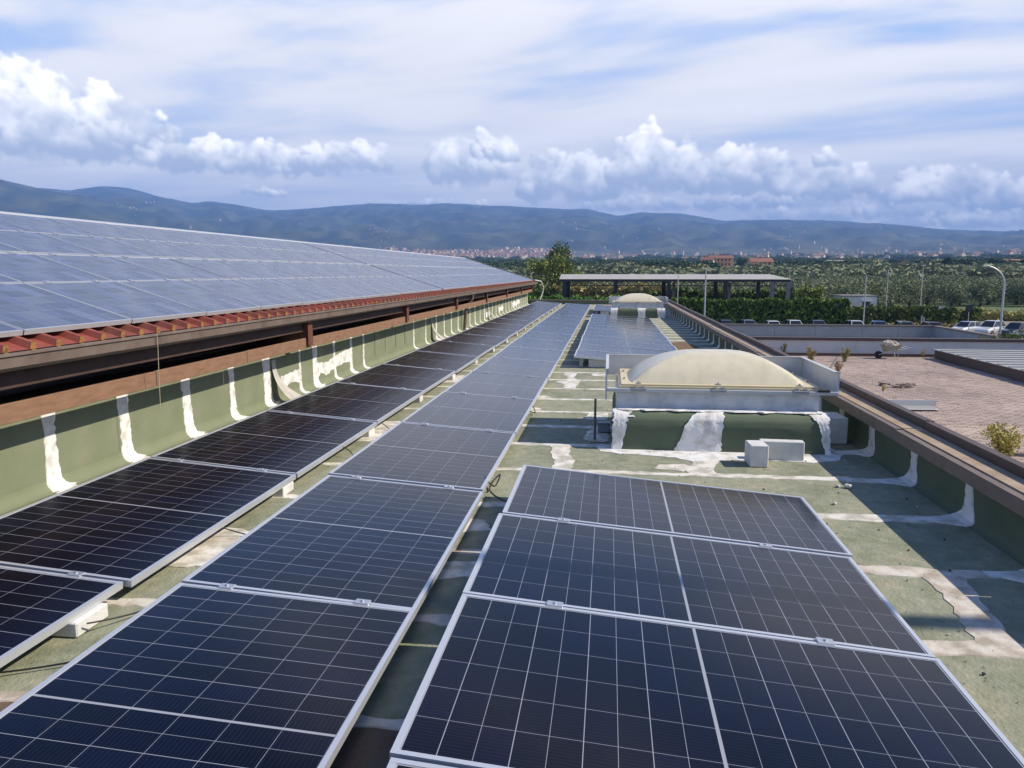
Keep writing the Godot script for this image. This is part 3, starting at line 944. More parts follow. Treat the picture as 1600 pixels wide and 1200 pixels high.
func hall() -> void:
	rng.seed = 71
	var b := thing("hall_building", "hall with a red ribbed metal roof, brown gutter, timber rafters and green wall upstand", "building")
	var D0 := -3.0
	var D1 := 40.8
	var s := st()
	box(s, V(-9.2, GROUND, -6.0), V(-4.118, 0.66, 39.8))
	obj("wall", s.commit(), M.wallgreen, b)
	s = st()
	sheet(s, 1, 5, func(u: float, v: float) -> Vector3: return V(-4.035 - 0.08 * sin(v * PI / 2), 0.09 * (1.0 - cos(v * PI / 2)) + 0.004, lerpf(-6.0, 39.8, u)), Vector3(1, 1, 0))
	obj("fillet", s.commit(), M.wallgreen, b)
	# recessed dark back of the eaves
	s = st()
	box(s, V(-4.75, 0.66, -6.0), V(-4.55, 1.30, 40.7))
	obj("eaves_board", s.commit(), M.darkwood, b)
	s = st()
	box(s, V(-4.55, 0.662, -6.0), V(-4.12, 0.69, 39.8))
	obj("wall_plate", s.commit(), M.darkwood, b)
	# timber plank hung in front of the upstand, several lengths
	var cuts := [-4.0, 1.3, 3.65, 6.2, 7.9, 10.8, 13.6, 16.4, 19.2, 22.0, 24.8, 27.6, 30.4, 33.2, 36.0, 39.6]
	for i in cuts.size() - 1:
		s = st()
		var e := rng.randf_range(-0.007, 0.007)
		cbox(s, V(-3.868, 0.652 + e, cuts[i] + 0.003), V(-3.840 + e * 0.5, 0.782 + e, cuts[i + 1] - 0.003), 0.003)
		obj("plank", s.commit(), M.plank, b)
	# rafter tails
	for k in range(0, 7):
		var d := 9.62 + k * 4.93
		s = st()
		cbox(s, V(-4.56, 0.690, d - 0.075), V(-3.80, 1.00, d + 0.075), 0.006)
		obj("rafter", s.commit(), M.redwood, b)
	# fascia and gutter
	s = st()
	box(s, V(-3.93, 0.868, D0), V(-3.875, 1.10, D1))
	obj("fascia", s.commit(), M.darkwood, b)
	for i in 7:
		var d0 := D0 + i * (D1 - D0) / 7.0
		var d1 := D0 + (i + 1) * (D1 - D0) / 7.0 - 0.004
		s = st()
		var prof := [[-3.865, 1.095], [-3.865, 1.012], [-3.845, 0.995], [-3.745, 1.000], [-3.713, 1.026], [-3.703, 1.095], [-3.690, 1.101], [-3.690, 1.117], [-3.703, 1.121]]
		for q in prof.size() - 1:
			var a := V(prof[q][0], prof[q][1], d0)
			var c := V(prof[q + 1][0], prof[q + 1][1], d0)
			var a2 := V(prof[q][0], prof[q][1], d1)
			var c2 := V(prof[q + 1][0], prof[q + 1][1], d1)
			var nn := Vector3((c.y - a.y), -(c.x - a.x), 0)
			face(s, [a, c, c2, a2], nn)
			face(s, [a - nn.normalized() * 0.003, c - nn.normalized() * 0.003, c2 - nn.normalized() * 0.003, a2 - nn.normalized() * 0.003], -nn)
		obj("gutter", s.commit(), M.gutter, b)
	s = st()
	strip(s, [V(-3.785, 1.058, D0), V(-3.785, 1.058, D1)], [0.13, 0.13], Vector3.UP, 0.008, 0.01, 0.2)
	obj("gutter_dirt", s.commit(), M.dirtline, b)
	# red ribbed sheets, ribs every quarter of a metre
	var rib := 0.2445
	var n := 5
	var dd := D0
	var i := 0
	while dd < D1 - 0.3:
		s = st()
		var yo := 0.0012 * (i % 2)
		for k in n:
			var a := dd + k * rib
			var pr := [[0.0, 0.0], [0.150, 0.0], [0.170, 0.046], [0.206, 0.046], [0.226, 0.0], [rib, 0.0]]
			for q in pr.size() - 1:
				var P := func(x: float, jj: int) -> Vector3: return V(x, pan_y(x) + pr[jj][1] + yo, a + pr[jj][0])
				var nn := Vector3(0, 1, 0.0) + Vector3(0, 0, (pr[q + 1][1] - pr[q][1]) / (pr[q + 1][0] - pr[q][0]))
				face(s, [P.call(EX, q), P.call(EX, q + 1), P.call(-7.55, q + 1), P.call(-7.55, q)], nn)
		var sheet_o := obj("roof_sheet", s.commit(), [M.red, M.red2, M.red3, M.red2][(i * 7) % 4], b)
		# rusty closed rib ends at the eaves
		if not cache.has("rib_end"):
			s = st()
			box(s, V(EX + 0.002, 1.085, 0.172), V(EX - 0.004, 1.112, 0.208))
			face(s, [V(EX + 0.0025, 1.113, 0.151), V(EX + 0.0025, 1.158, 0.170), V(EX + 0.0025, 1.158, 0.206), V(EX + 0.0025, 1.113, 0.225)], Vector3.RIGHT)
			cache.rib_end = s.commit()
		for k in n:
			obj("rib_end", cache.rib_end, M.redrust, sheet_o).position = V(0, 0, dd + k * rib)
		dd += n * rib
		i += 1
	s = st()
	face(s, [V(EX - 0.012, 1.108, D0), V(EX - 0.012, 1.03, D0), V(EX - 0.012, 1.03, D1), V(EX - 0.012, 1.108, D1)], Vector3.RIGHT)
	obj("eaves_filler", s.commit(), M.dirtline, b)
	# soffit under the sheets, other slope and gable
	s = st()
	face(s, [V(-3.94, 1.09, D0), V(-7.55, pan_y(-7.55) - 0.05, D0), V(-7.55, pan_y(-7.55) - 0.05, D1), V(-3.94, 1.09, D1)], Vector3(-RS, -1, 0))
	obj("soffit", s.commit(), M.darkwood, b)
	s = st()
	face(s, [V(-7.5, pan_y(-7.55) - 0.01, D0), V(-11.3, 1.1, D0), V(-11.3, 1.1, D1), V(-7.5, pan_y(-7.55) - 0.01, D1)], Vector3(-RS, 1, 0))
	obj("rear_slope", s.commit(), M.red, b)
	s = st()
	face(s, [V(-4.56, 0.6, 40.6), V(-4.56, pan_y(-4.56) - 0.06, 40.6), V(-7.53, pan_y(-7.53) - 0.06, 40.6), V(-10.15, 1.4, 40.6), V(-10.15, 0.6, 40.6)], V(0, 0, 1))
	obj("gable", s.commit(), M.plaster, b)
	s = st()
	tube(s, [V(-7.53, pan_y(-7.53) + 0.04, D0), V(-7.53, pan_y(-7.53) + 0.04, D1)], 0.05, 0.05, 8)
	obj("ridge_cap", s.commit(), M.frame_old, b)
	s = st()
	box(s, V(EX + 0.03, 1.10, D1 - 0.02), V(EX - 0.03, 1.19, D1 + 0.02))
	face(s, [V(EX, 1.11, D1 + 0.01), V(EX, 1.22, D1 + 0.01), V(-7.53, pan_y(-7.53) + 0.10, D1 + 0.01), V(-7.53, pan_y(-7.53), D1 + 0.01)], V(0, 0, 1))
	face(s, [V(EX, 1.22, D1 - 0.12), V(EX, 1.22, D1 + 0.01), V(-7.53, pan_y(-7.53) + 0.10, D1 + 0.01), V(-7.53, pan_y(-7.53) + 0.10, D1 - 0.12)], Vector3.UP)
	obj("verge_trim", s.commit(), M.frame_old, b)
	# sealed joints on the green upstand: depth, width, foot
	var js := [[3.3, .085], [4.28, .08], [5.23, .085], [6.15, .08], [7.16, .075], [8.09, .07], [8.98, .10], [10.0, .05], [10.55, .10], [11.35, .06], [12.1, .07], [12.75, .05], [16.2, .05], [17.3, .05]]
	var q := 18.4
	while q < 39.5:
		js.append([q, rng.randf_range(0.05, 0.09)])
		q += 0.92 + rng.randf_range(-0.04, 0.04)
	for j in js:
		var d: float = j[0]
		var w: float = j[1] * (2.1 if d < 9.0 else 1.6) * rng.randf_range(0.85, 1.2)
		s = st()
		var t := rng.randf_range(-0.05, 0.03)
		var k0 := 0.10 if d < 8 else 0.07
		strip(s, [V(-4.122, 0.65, d + t), V(-4.122, 0.40, d + t * 0.7), V(-4.122, 0.12, d)], [w * 1.05, w * 0.85, w], Vector3.RIGHT, 0.009, 0.013, 0.028)
		strip(s, [V(-4.121, 0.15, d), V(-4.1145, 0.066, d + 0.003), V(-4.0955, 0.027, d + 0.006), V(-4.069, 0.007, d + 0.01), V(-4.02, -0.004, d + 0.02)], [w, w * 1.15, w * 1.3, w * 1.5, w * 1.7], Vector3(1, 1, 0).normalized(), 0.011, 0.014, 0.03)
		strip(s, [V(-4.04, -0.002, d + 0.02), V(-3.90, -0.002, d + 0.03), V(-3.55, -0.002, d + 0.03)], [w * 1.6, w * 1.9, w * 1.0], Vector3.UP, 0.010, 0.025, 0.035)
		obj("sealant_joint", s.commit(), M.sealant_white, b)
	# hairline dark joints where the sheets of the upstand were never sealed
	for d in [13.4, 14.05, 14.75, 15.45]:
		s = st()
		strip(s, [V(-4.1165, 0.58, d), V(-4.1165, 0.17, d)], [0.012, 0.012], Vector3.RIGHT, 0.003, 0.002)
		obj("joint", s.commit(), M.black, b)
	# smeared white coating between the joints
	var smear := func(pts: Array, m: Material) -> void:
		var ss := st()
		var o := []
		for i2 in pts.size():
			var p := V(-4.122, pts[i2][1], pts[i2][0])
			var p2 := V(-4.122, pts[(i2 + 1) % pts.size()][1], pts[(i2 + 1) % pts.size()][0])
			var nn := maxi(1, int(p.distance_to(p2) / 0.05))
			for k in nn:
				o.append(p.lerp(p2, float(k) / nn) + Vector3(0, rng.randf_range(-0.016, 0.016), rng.randf_range(-0.012, 0.012)))
		slab(ss, o, Vector3.RIGHT, 0.0085)
		obj("sealant_smear", ss.commit(), m, b)
	smear.call([[9.35, 0.30], [9.98, 0.34], [9.98, 0.14], [9.7, 0.21], [9.4, 0.12]], M.sealant_white)
	smear.call([[10.5, 0.36], [11.0, 0.31], [11.5, 0.38], [12.15, 0.42], [12.15, 0.20], [11.8, 0.22], [11.4, 0.19], [11.0, 0.12], [10.75, 0.18], [10.5, 0.05]], M.sealant_white)
	smear.call([[26.0, 0.30], [26.9, 0.26], [26.9, 0.12], [26.0, 0.10]], M.sealant_white)
	smear.call([[29.0, 0.36], [29.5, 0.28], [30.1, 0.36], [30.5, 0.25], [30.1, 0.12], [29.6, 0.19], [29.2, 0.07]], M.sealant_white)
	smear.call([[33.2, 0.30], [33.9, 0.38], [34.6, 0.30], [35.3, 0.40], [36.2, 0.34], [36.0, 0.16], [35.4, 0.22], [34.8, 0.08], [34.3, 0.18], [33.6, 0.06]], M.sealant_white)
	# loose buttress-like flaps of membrane
	for d in [9.15, 17.9, 26.5]:
		s = st()
		var f := func(u: float, v: float) -> Vector3:
			var spread := lerpf(0.10, 0.34, v * v)
			return V(-4.108 + 0.34 * pow(v, 2.4) + 0.025 * sin(u * 11.0 + v * 3.0) * v, 0.52 * (1.0 - v) * (1.0 - 0.25 * v) + 0.03, d + (u - 0.5) * 2.0 * spread * 0.6 + 0.03 * v)
		sheet(s, 16, 18, f, Vector3(1, 0.4, 0))
		obj("membrane_flap", s.commit(), M.membrane_grey, b)
	# downpipe
	s = st()
	tube(s, [V(-3.79, 1.00, 21.6), V(-3.80, 0.88, 21.6), V(-3.90, 0.76, 21.6), V(-3.98, 0.60, 21.6), V(-4.02, 0.20, 21.65), V(-4.03, 0.02, 21.65)], 0.045, 0.045, 8)
	obj("downpipe", s.commit(), M.gutter, b)
	# dark hose along the eaves
	s = st()
	tube(s, [V(-4.42, 0.78, 2.0), V(-4.40, 0.76, 5.0), V(-4.42, 0.80, 8.0), V(-4.40, 0.77, 12.0), V(-4.42, 0.79, 20.0)], 0.05, 0.05, 8)
	obj("conduit", s.commit(), mat([0.06, 0.065, 0.075], 0.5), b)
	# roof solar panels
	var c17 := 1.0 / sqrt(1.0 + RS * RS)
	var rows := [[0.0, 0.995], [1.010, 0.880], [1.955, 0.850], [2.818, 0.850]]
	var rn := ["bottom row", "second row up", "third row up", "top row"]
	for r in 4:
		var key := "old%d" % r
		cache[key] = [frame_mesh(1.207, rows[r][1], 0.012, 0.036), glass_mesh(1.207, rows[r][1], 0.011, 0.002)]
		for c in 31:
			var d := 3.612 + (c - 1) * 1.2197 + (0.14 if c >= 13 else 0.0)
			if d + 1.25 > D1: continue
			var far := " at the far gable" if d + 2.5 > D1 else ""
			var o := thing("roof_solar_panel", "dusty blue solar panel on the red roof, %s, %s from the near end%s" % [rn[r], ORD[c], far], "solar panel", Vector3.ZERO, 0.0, "solar panels on the red roof")
			var tt: float = rows[r][0] + rows[r][1] * 0.5
			var x := -3.925 - tt * c17
			var up := Vector3(RS, 1, 0).normalized()
			o.basis = Basis(Vector3(0, 0, -1), up, Vector3(c17, -RS * c17, 0)) * Basis.from_euler(Vector3(rng.randf_range(-0.004, 0.004), 0, rng.randf_range(-0.004, 0.004)))
			o.position = V(x, 1.233 + (-3.925 - x) * RS, d + 0.605)
			obj("frame", cache[key][0], M.frame_old, o)
			obj("glass", cache[key][1], M.cells_old, o)
			if r < 3 and c < 16:
				for e in [-0.33, 0.33]:
					var k := obj("clamp", cache.clamp, M.clamp, o)
					k.position = Vector3(e, 0.002, -rows[r][1] * 0.5 - 0.008)
	# bright cable tray between the second and third rows
	var t2 := 1.922
	s = st()
	var xa := -3.925 - (t2 - 0.024) * c17
	var xb := -3.925 - (t2 + 0.024) * c17
	face(s, [V(xa, 1.224 + (-3.925 - xa) * RS, 2.6), V(xb, 1.224 + (-3.925 - xb) * RS, 2.6), V(xb, 1.224 + (-3.925 - xb) * RS, D1 - 0.4), V(xa, 1.224 + (-3.925 - xa) * RS, D1 - 0.4)], Vector3.UP)
	obj("cable_tray", s.commit(), M.frame, b)

# ---------------------------------------------------------------- small things on the roof
func aac_block(label: String, x: float, d: float, sx: float, sy: float, sd: float, turn := 0.0, group := "", y := 0.003) -> void:
	var s := st()
	cbox(s, Vector3(-sx / 2, 0, -sd / 2), Vector3(sx / 2, sy, sd / 2), 0.006)
	var o := obj("concrete_block", s.commit(), M.aac)
	o.position = V(x, y, d)
	o.rotation.y = turn
	meta(o, label, "block", group)

func small_things() -> void:
	rng.seed = 81
	for k in 17:
		var d := 3.411 + k * 2.082 + (-0.28 if k == 0 else -0.15)
		aac_block("pale concrete block propping the right edge of the wall-side row, %s from the near end" % ORD[k], -2.435 + rng.randf_range(-0.01, 0.01), d, 0.22, 0.070, 0.18 + rng.randf_range(-0.03, 0.05), 0.0, "blocks under the wall-side panels")
	aac_block("white concrete block on edge in front of the near skylight, end towards us", 1.265, 6.68, 0.15, 0.185, 0.22, 0.05)
	aac_block("long pale concrete block lying in front of the near skylight", 1.515, 6.90, 0.37, 0.165, 0.10, -0.05)
	aac_block("pale concrete block between the near skylight and the parapet", 2.16, 7.75, 0.20, 0.25, 0.34, 0.04)
	aac_block("dusty concrete block under the near end of the panels between skylights", -0.16, 13.42, 0.34, 0.14, 0.18, 0.0)
	aac_block("pale concrete block under the panels beside the far skylight", -0.15, 30.1, 0.34, 0.14, 0.18, 0.0)
	# conduit stub with a box beside the near skylight
	var o := thing("conduit_stub", "thin grey conduit standing beside the left of the near skylight", "pipe", V(-0.115, 0, 7.42))
	obj("tube", pipe([Vector3(0, 0, 0), Vector3(0.002, 0.42, 0)], 0.012, 0.011, 8), mat([0.10, 0.11, 0.13], 0.4, 0.5), o)
	obj("foot", bx(Vector3(-0.06, 0.004, -0.03), Vector3(0.10, 0.02, 0.03)), M.sealant, o)
	o = thing("junction_box", "small grey junction box on the roof left of the near skylight", "box", V(-0.03, 0.012, 7.86))
	var s := st()
	cbox(s, Vector3(-0.06, 0, -0.05), Vector3(0.06, 0.09, 0.05), 0.008)
	obj("body", s.commit(), mat([0.16, 0.19, 0.24], 0.5), o)
	obj("lid", bx(Vector3(-0.065, 0.0905, -0.055), Vector3(0.065, 0.10, 0.055)), mat([0.20, 0.23, 0.28], 0.5), o)
	o = thing("conduit_stub", "thin grey conduit standing in front of the far skylight", "pipe", V(0.34, 0, 27.6))
	obj("tube", pipe([Vector3(0, 0, 0), Vector3(0, 0.42, 0)], 0.022, 0.02, 8), mat([0.12, 0.13, 0.15], 0.4, 0.5), o)
	obj("foot", bx(Vector3(-0.06, 0.004, -0.04), Vector3(0.06, 0.02, 0.04)), M.sealant, o)
	# loose black solar cables
	var cab := func(label: String, pts: Array, r := 0.004) -> void:
		var c := Curve3D.new()
		for p in pts: c.add_point(p)
		for i in range(1, pts.size() - 1):
			var t: Vector3 = (pts[i + 1] - pts[i - 1]) * 0.2
			c.set_point_in(i, -t)
			c.set_point_out(i, t)
		c.bake_interval = 0.04
		meta(obj("cable", pipe(Array(c.get_baked_points()), r, r, 6), M.black), label, "cable", "loose solar cables")
	cab.call("black cable looped on the roof at the near end of the first gap", [V(-2.30, 0.06, 3.05), V(-2.18, 0.02, 3.3), V(-2.12, 0.03, 3.55), V(-2.02, 0.10, 3.62)])
	cab.call("black cable lying across the brown roof at the lower left", [V(-2.75, 0.03, 2.55), V(-2.45, 0.02, 2.66), V(-2.2, 0.02, 2.78), V(-2.0, 0.05, 2.85)])
	cab.call("black cable drooping over the white patch between the first two rows", [V(-2.36, 0.08, 4.35), V(-2.22, 0.02, 4.4), V(-2.10, 0.06, 4.28), V(-2.02, 0.12, 4.35)])
	cab.call("black cable hanging between the rows above a seam, further back", [V(-2.36, 0.10, 6.55), V(-2.25, 0.06, 6.5), V(-2.16, 0.02, 6.4), V(-2.05, 0.06, 6.35)])
	cab.call("black cable crossing the white patch halfway along the first gap", [V(-2.36, 0.10, 7.75), V(-2.24, 0.02, 7.7), V(-2.12, 0.02, 7.5), V(-2.03, 0.1, 7.45)])
	cab.call("black cable hanging from the middle row beside the near wide group", [V(-0.90, 0.10, 5.62), V(-0.82, 0.05, 5.55), V(-0.80, 0.10, 5.72), V(-0.84, 0.06, 5.45), V(-0.72, 0.03, 5.28), V(-0.60, 0.08, 5.1)], 0.006)
	cab.call("short black cable on the roof below the middle row near the pale patch", [V(-0.90, 0.09, 8.6), V(-0.82, 0.03, 8.75), V(-0.86, 0.08, 8.9)], 0.006)
	# wires from the gutter
	meta(obj("wire", pipe([V(-3.69, 1.117, 6.0), V(-3.70, 1.0, 6.02), V(-3.72, 0.75, 6.04), V(-3.73, 0.45, 6.05)], 0.0035, 0.003, 5), mat([0.45, 0.42, 0.3], 0.6)), "thin pale wire hanging from the gutter in front of the green wall", "wire")
	meta(obj("cable", pipe([V(-3.85, 1.22, 40.6), V(-3.55, 1.15, 41.0), V(-3.42, 0.85, 41.1), V(-3.48, 0.55, 41.1), V(-3.60, 0.2, 40.9), V(-3.66, -0.3, 40.7)], 0.03, 0.03, 6), mat([0.6, 0.6, 0.58], 0.6)), "pale cable arching down from the far corner of the red roof", "cable")
	# crumbs
	for p in [[1.82, 6.0, 0.03], [1.75, 6.02, 0.018], [1.60, 5.55, 0.016]]:
		var b := st()
		var r: float = p[2]
		cbox(b, Vector3(-r, 0, -r * 0.7), Vector3(r, r * 0.9, r * 0.7), r * 0.3)
		var c := obj("mortar_crumb", b.commit(), M.sealant)
		c.position = V(p[0], 0.004, p[1])
		c.rotation.y = p[1] * 3.0
		meta(c, ["pale mortar crumb on the green roof, largest of three", "pale mortar crumb just left of the largest crumb", "pale mortar crumb on the green roof nearer the panels"][[0.03, 0.018, 0.016].find(r)], "rubble", "mortar crumbs")

# ---------------------------------------------------------------- vegetation
func leaf(s: SurfaceTool, p: Vector3, size: float, col: Color, upright := 0.0) -> void:
	var a := Vector3(rng.randfn(), rng.randfn(), rng.randfn()).normalized()
	if upright > 0.0: a = a.lerp(Vector3.UP, upright).normalized()
	var b := a.cross(Vector3(rng.randfn(), rng.randfn(), rng.randfn())).normalized()
	a *= size
	b *= size * rng.randf_range(0.35, 0.7)
	var nn := a.cross(b).normalized()
	if nn.y < 0: nn = -nn
	s.set_color(Color(col.r * 1.3, col.g * 1.3, col.b * 1.25))
	face(s, [p - a, p - b, p + a, p + b], nn)

func blob_leaves(s: SurfaceTool, c: Vector3, r: Vector3, n: int, size: float, c0: Array, c1: Array, upright := 0.0) -> void:
	for i in n:
		var v := Vector3(rng.randfn(), rng.randfn(), rng.randfn()).normalized() * pow(rng.randf(), 0.33)
		var t := rng.randf()
		var k := rng.randf_range(0.75, 1.2)
		leaf(s, c + v * r, size * rng.randf_range(0.6, 1.3), Color(lerpf(c0[0], c1[0], t) * k, lerpf(c0[1], c1[1], t) * k, lerpf(c0[2], c1[2], t) * k), upright)

func tree_mesh(h: float, w: float, lobes: int, leaves: int, size: float, c0: Array, c1: Array, bottom := 0.25, upright := 0.0) -> Array:
	var s := st()
	for i in lobes:
		var a := TAU * i / lobes + rng.randf_range(-0.5, 0.5)
		var rr := w * 0.5 * rng.randf_range(0.15, 0.62)
		var y := h * rng.randf_range(bottom + 0.15, 0.85)
		var k := w * rng.randf_range(0.17, 0.27)
		blob_leaves(s, Vector3(cos(a) * rr, y, sin(a) * rr), Vector3(k, k * 0.85, k), leaves / lobes, size, c0, c1, upright)
	var crown := s.commit()
	var t := st()
	tube(t, [Vector3(0, -0.3, 0), Vector3(0.08, h * 0.2, 0.03), Vector3(-0.05, h * 0.45, 0.08), Vector3(0.05, h * 0.7, 0)], w * 0.045, w * 0.012, 6)
	for i in 4:
		var a := TAU * i / 4 + 0.4
		tube(t, [Vector3(0.04, h * 0.25, 0.03), Vector3(cos(a) * w * 0.16, h * 0.5, sin(a) * w * 0.16), Vector3(cos(a) * w * 0.3, h * 0.7, sin(a) * w * 0.3)], w * 0.022, w * 0.008, 5)
	return [crown, t.commit()]

func plant(called: String, label: String, category: String, group: String, m: Array, x: float, d: float, sc: float, y := NAN) -> Node3D:
	var o := thing(called, label, category, V(x, (terrain(x, d) if is_nan(y) else y), d), rng.randf() * TAU, group)
	obj("crown", m[0], M.leaf, o)
	obj("trunk", m[1], M.bark, o)
	o.scale = Vector3(sc * rng.randf_range(0.9, 1.15), sc, sc * rng.randf_range(0.9, 1.15))
	return o

# plain and mountains: height at (x, d) in roof coordinates
var ridge := []
var front := []
var nt: FastNoiseLite
func profile(list: Array, az: float) -> float:
	for i in list.size() - 1:
		if az <= list[i + 1][0]:
			return lerpf(list[i][1], list[i + 1][1], clampf((az - list[i][0]) / (list[i + 1][0] - list[i][0]), 0, 1))
	return list[-1][1]

const PLAIN := [[0, -7.0], [150, -7.0], [260, -6.2], [400, -4.2], [800, 2.5], [1500, 15.0], [2200, 33.0], [2900, 56.0]]
func terrain(x: float, d: float) -> float:
	var r := sqrt(x * x + d * d)
	if r < 140.0: return GROUND
	var az := rad_to_deg(atan2(x, d))
	var h := 56.0
	if r < 2900.0:
		for i in PLAIN.size() - 1:
			if r <= PLAIN[i + 1][0]:
				h = lerpf(PLAIN[i][1], PLAIN[i + 1][1], (r - PLAIN[i][0]) / (PLAIN[i + 1][0] - PLAIN[i][0]))
				break
		return EYE + h
	var hr: float = tan(deg_to_rad(profile(ridge, az))) * 8200.0
	var t := clampf((r - 2900.0) / 5300.0, 0.0, 1.3)
	var q := (1.0 - absf(nt.get_noise_2d(x * 0.09, d * 0.09)) * 2.0)
	var q2 := nt.get_noise_2d(x * 0.33 + 900.0, d * 0.33)
	var amp := t * maxf(0.0, 1.0 - t) * 4.0
	if t <= 1.0:
		h = lerpf(56.0, hr, pow(t, 1.05)) + amp * (95.0 * (q - 0.6) + 38.0 * q2)
		h = minf(h, lerpf(56.0, hr, 1.0) / 8200.0 * r + (1.0 - t) * 30.0)
	else:
		h = hr - (t - 1.0) * 900.0
	# nearer spur on the left
	var hf: float = tan(deg_to_rad(profile(front, az))) * 5200.0
	var tf := (r - 2900.0) / 2300.0
	var hs := -100.0
	if tf <= 1.0:
		hs = lerpf(50.0, hf, pow(tf, 0.95)) + tf * (1.0 - tf) * 4.0 * (70.0 * (q - 0.6) + 25.0 * q2)
	else:
		hs = hf - (tf - 1.0) * 700.0
	return EYE + maxf(h, hs)

func ray(u: float, v: float) -> Vector3:
	var c := Vector3((u - 800.0) / 1218.0, (600.0 - v) / 1218.0, -1.0)
	return (cam_basis * c).normalized()
func az_of(u: float, v := 425.0) -> float:
	var r := ray(u, v)
	return rad_to_deg(atan2(r.x, -r.z))
func el_of(u: float, v: float) -> float: return rad_to_deg(asin(ray(u, v).y))
func at_u(u: float, d: float) -> float: return tan(deg_to_rad(az_of(u))) * d

func land() -> void:
	nt = noise(5, 0.012, 4)
	for p in [[-900, 240], [-300, 262], [0, 288], [120, 297], [170, 290], [210, 294], [260, 307], [310, 318], [330, 313], [370, 318], [420, 328], [450, 328], [520, 322], [590, 317], [650, 319], [700, 317], [760, 320], [830, 323], [880, 326], [915, 326], [965, 337], [1000, 331], [1060, 333], [1130, 345], [1200, 343], [1250, 344], [1320, 345], [1400, 352], [1440, 356], [1500, 360], [1560, 362], [1600, 361], [1900, 368], [2600, 380]]:
		ridge.append([az_of(p[0]), el_of(p[0], p[1])])
	for p in [[-900, 225], [-300, 250], [0, 275], [40, 285], [80, 296], [130, 301], [200, 320], [300, 344], [420, 372], [520, 396], [700, 425], [2600, 430]]:
		front.append([az_of(p[0]), el_of(p[0], p[1])])
	var rs := [0.0, 60, 100, 140, 160, 200, 260, 330, 400, 600, 800, 1100, 1500, 1850, 2200, 2550, 2900]
	var r := 2900.0
	while r < 9200.0:
		r += 130.0
		rs.append(r)
	var na := 300
	var a0 := -62.0
	var a1 := 62.0
	var s := st()
	var pos := []
	for j in rs.size():
		var row := PackedVector3Array()
		for i in na + 1:
			var az := deg_to_rad(lerpf(a0, a1, float(i) / na))
			var x: float = sin(az) * rs[j]
			var d: float = cos(az) * rs[j]
			row.append(V(x, terrain(x, d) - 0.004, d))
		pos.append(row)
	var nc := noise(66, 0.02, 4)
	var nf := noise(67, 0.006, 3)
	for j in rs.size() - 1:
		for i in na:
			var q := [pos[j][i], pos[j][i + 1], pos[j + 1][i + 1], pos[j + 1][i]]
			var n: Vector3 = (q[0] - q[2]).cross(q[3] - q[1]).normalized()
			if n.y < 0: n = -n
			for t in [0, 1, 2, 0, 2, 3]:
				var p: Vector3 = q[t]
				var far: float = clampf((rs[j] - 2400.0) / 900.0, 0, 1)
				var k: float = nc.get_noise_2d(p.x * 0.28, p.z * 0.28)
				var f: float = nf.get_noise_2d(p.x * 0.5, p.z * 0.5)
				var g := Color(0.085, 0.125, 0.042).lerp(Color(0.20, 0.18, 0.085), clampf(0.4 + k * 1.6, 0, 1))
				var m := Color(0.010, 0.024, 0.018).lerp(Color(0.085, 0.095, 0.050), clampf(0.30 + k * 1.3 + f * 0.8, 0, 1))
				s.set_color(g.lerp(m, far))
				var gx := p
				s.set_normal(n)
				s.add_vertex(gx)
	s.index()
	s.generate_normals()
	struct("ground", s.commit(), M.tinted)
	s = st()
	for i in 72:
		var az := deg_to_rad(lerpf(61.5, 298.5, i / 72.0))
		var az2 := deg_to_rad(lerpf(61.5, 298.5, (i + 1) / 72.0))
		var R := 9000.0
		s.set_color(Color(0.09, 0.09, 0.045))
		face(s, [V(0, GROUND - 0.01, 0), V(sin(az) * R, GROUND - 0.01, cos(az) * R), V(sin(az2) * R, GROUND - 0.01, cos(az2) * R)], Vector3.UP)
	struct("ground", s.commit(), M.tinted)
	# car park, road and dirt lane
	s = st()
	face(s, [V(3, GROUND + 0.006, 64), V(60, GROUND + 0.006, 60), V(64, GROUND + 0.006, 97.5), V(3, GROUND + 0.006, 97.5)], Vector3.UP)
	struct("car_park", s.commit(), M.asphalt)
	s = st()
	face(s, [V(40, GROUND + 0.010, 97.6), V(72, GROUND + 0.010, 97.6), V(84, GROUND + 0.010, 118), V(56, GROUND + 0.010, 122), V(46, GROUND + 0.010, 112)], Vector3.UP)
	struct("dirt_lane", s.commit(), M.dirt)
	s = st()
	box(s, V(3, GROUND, 97.5), V(40, GROUND + 0.13, 97.8))
	struct("kerb", s.commit(), M.concrete)

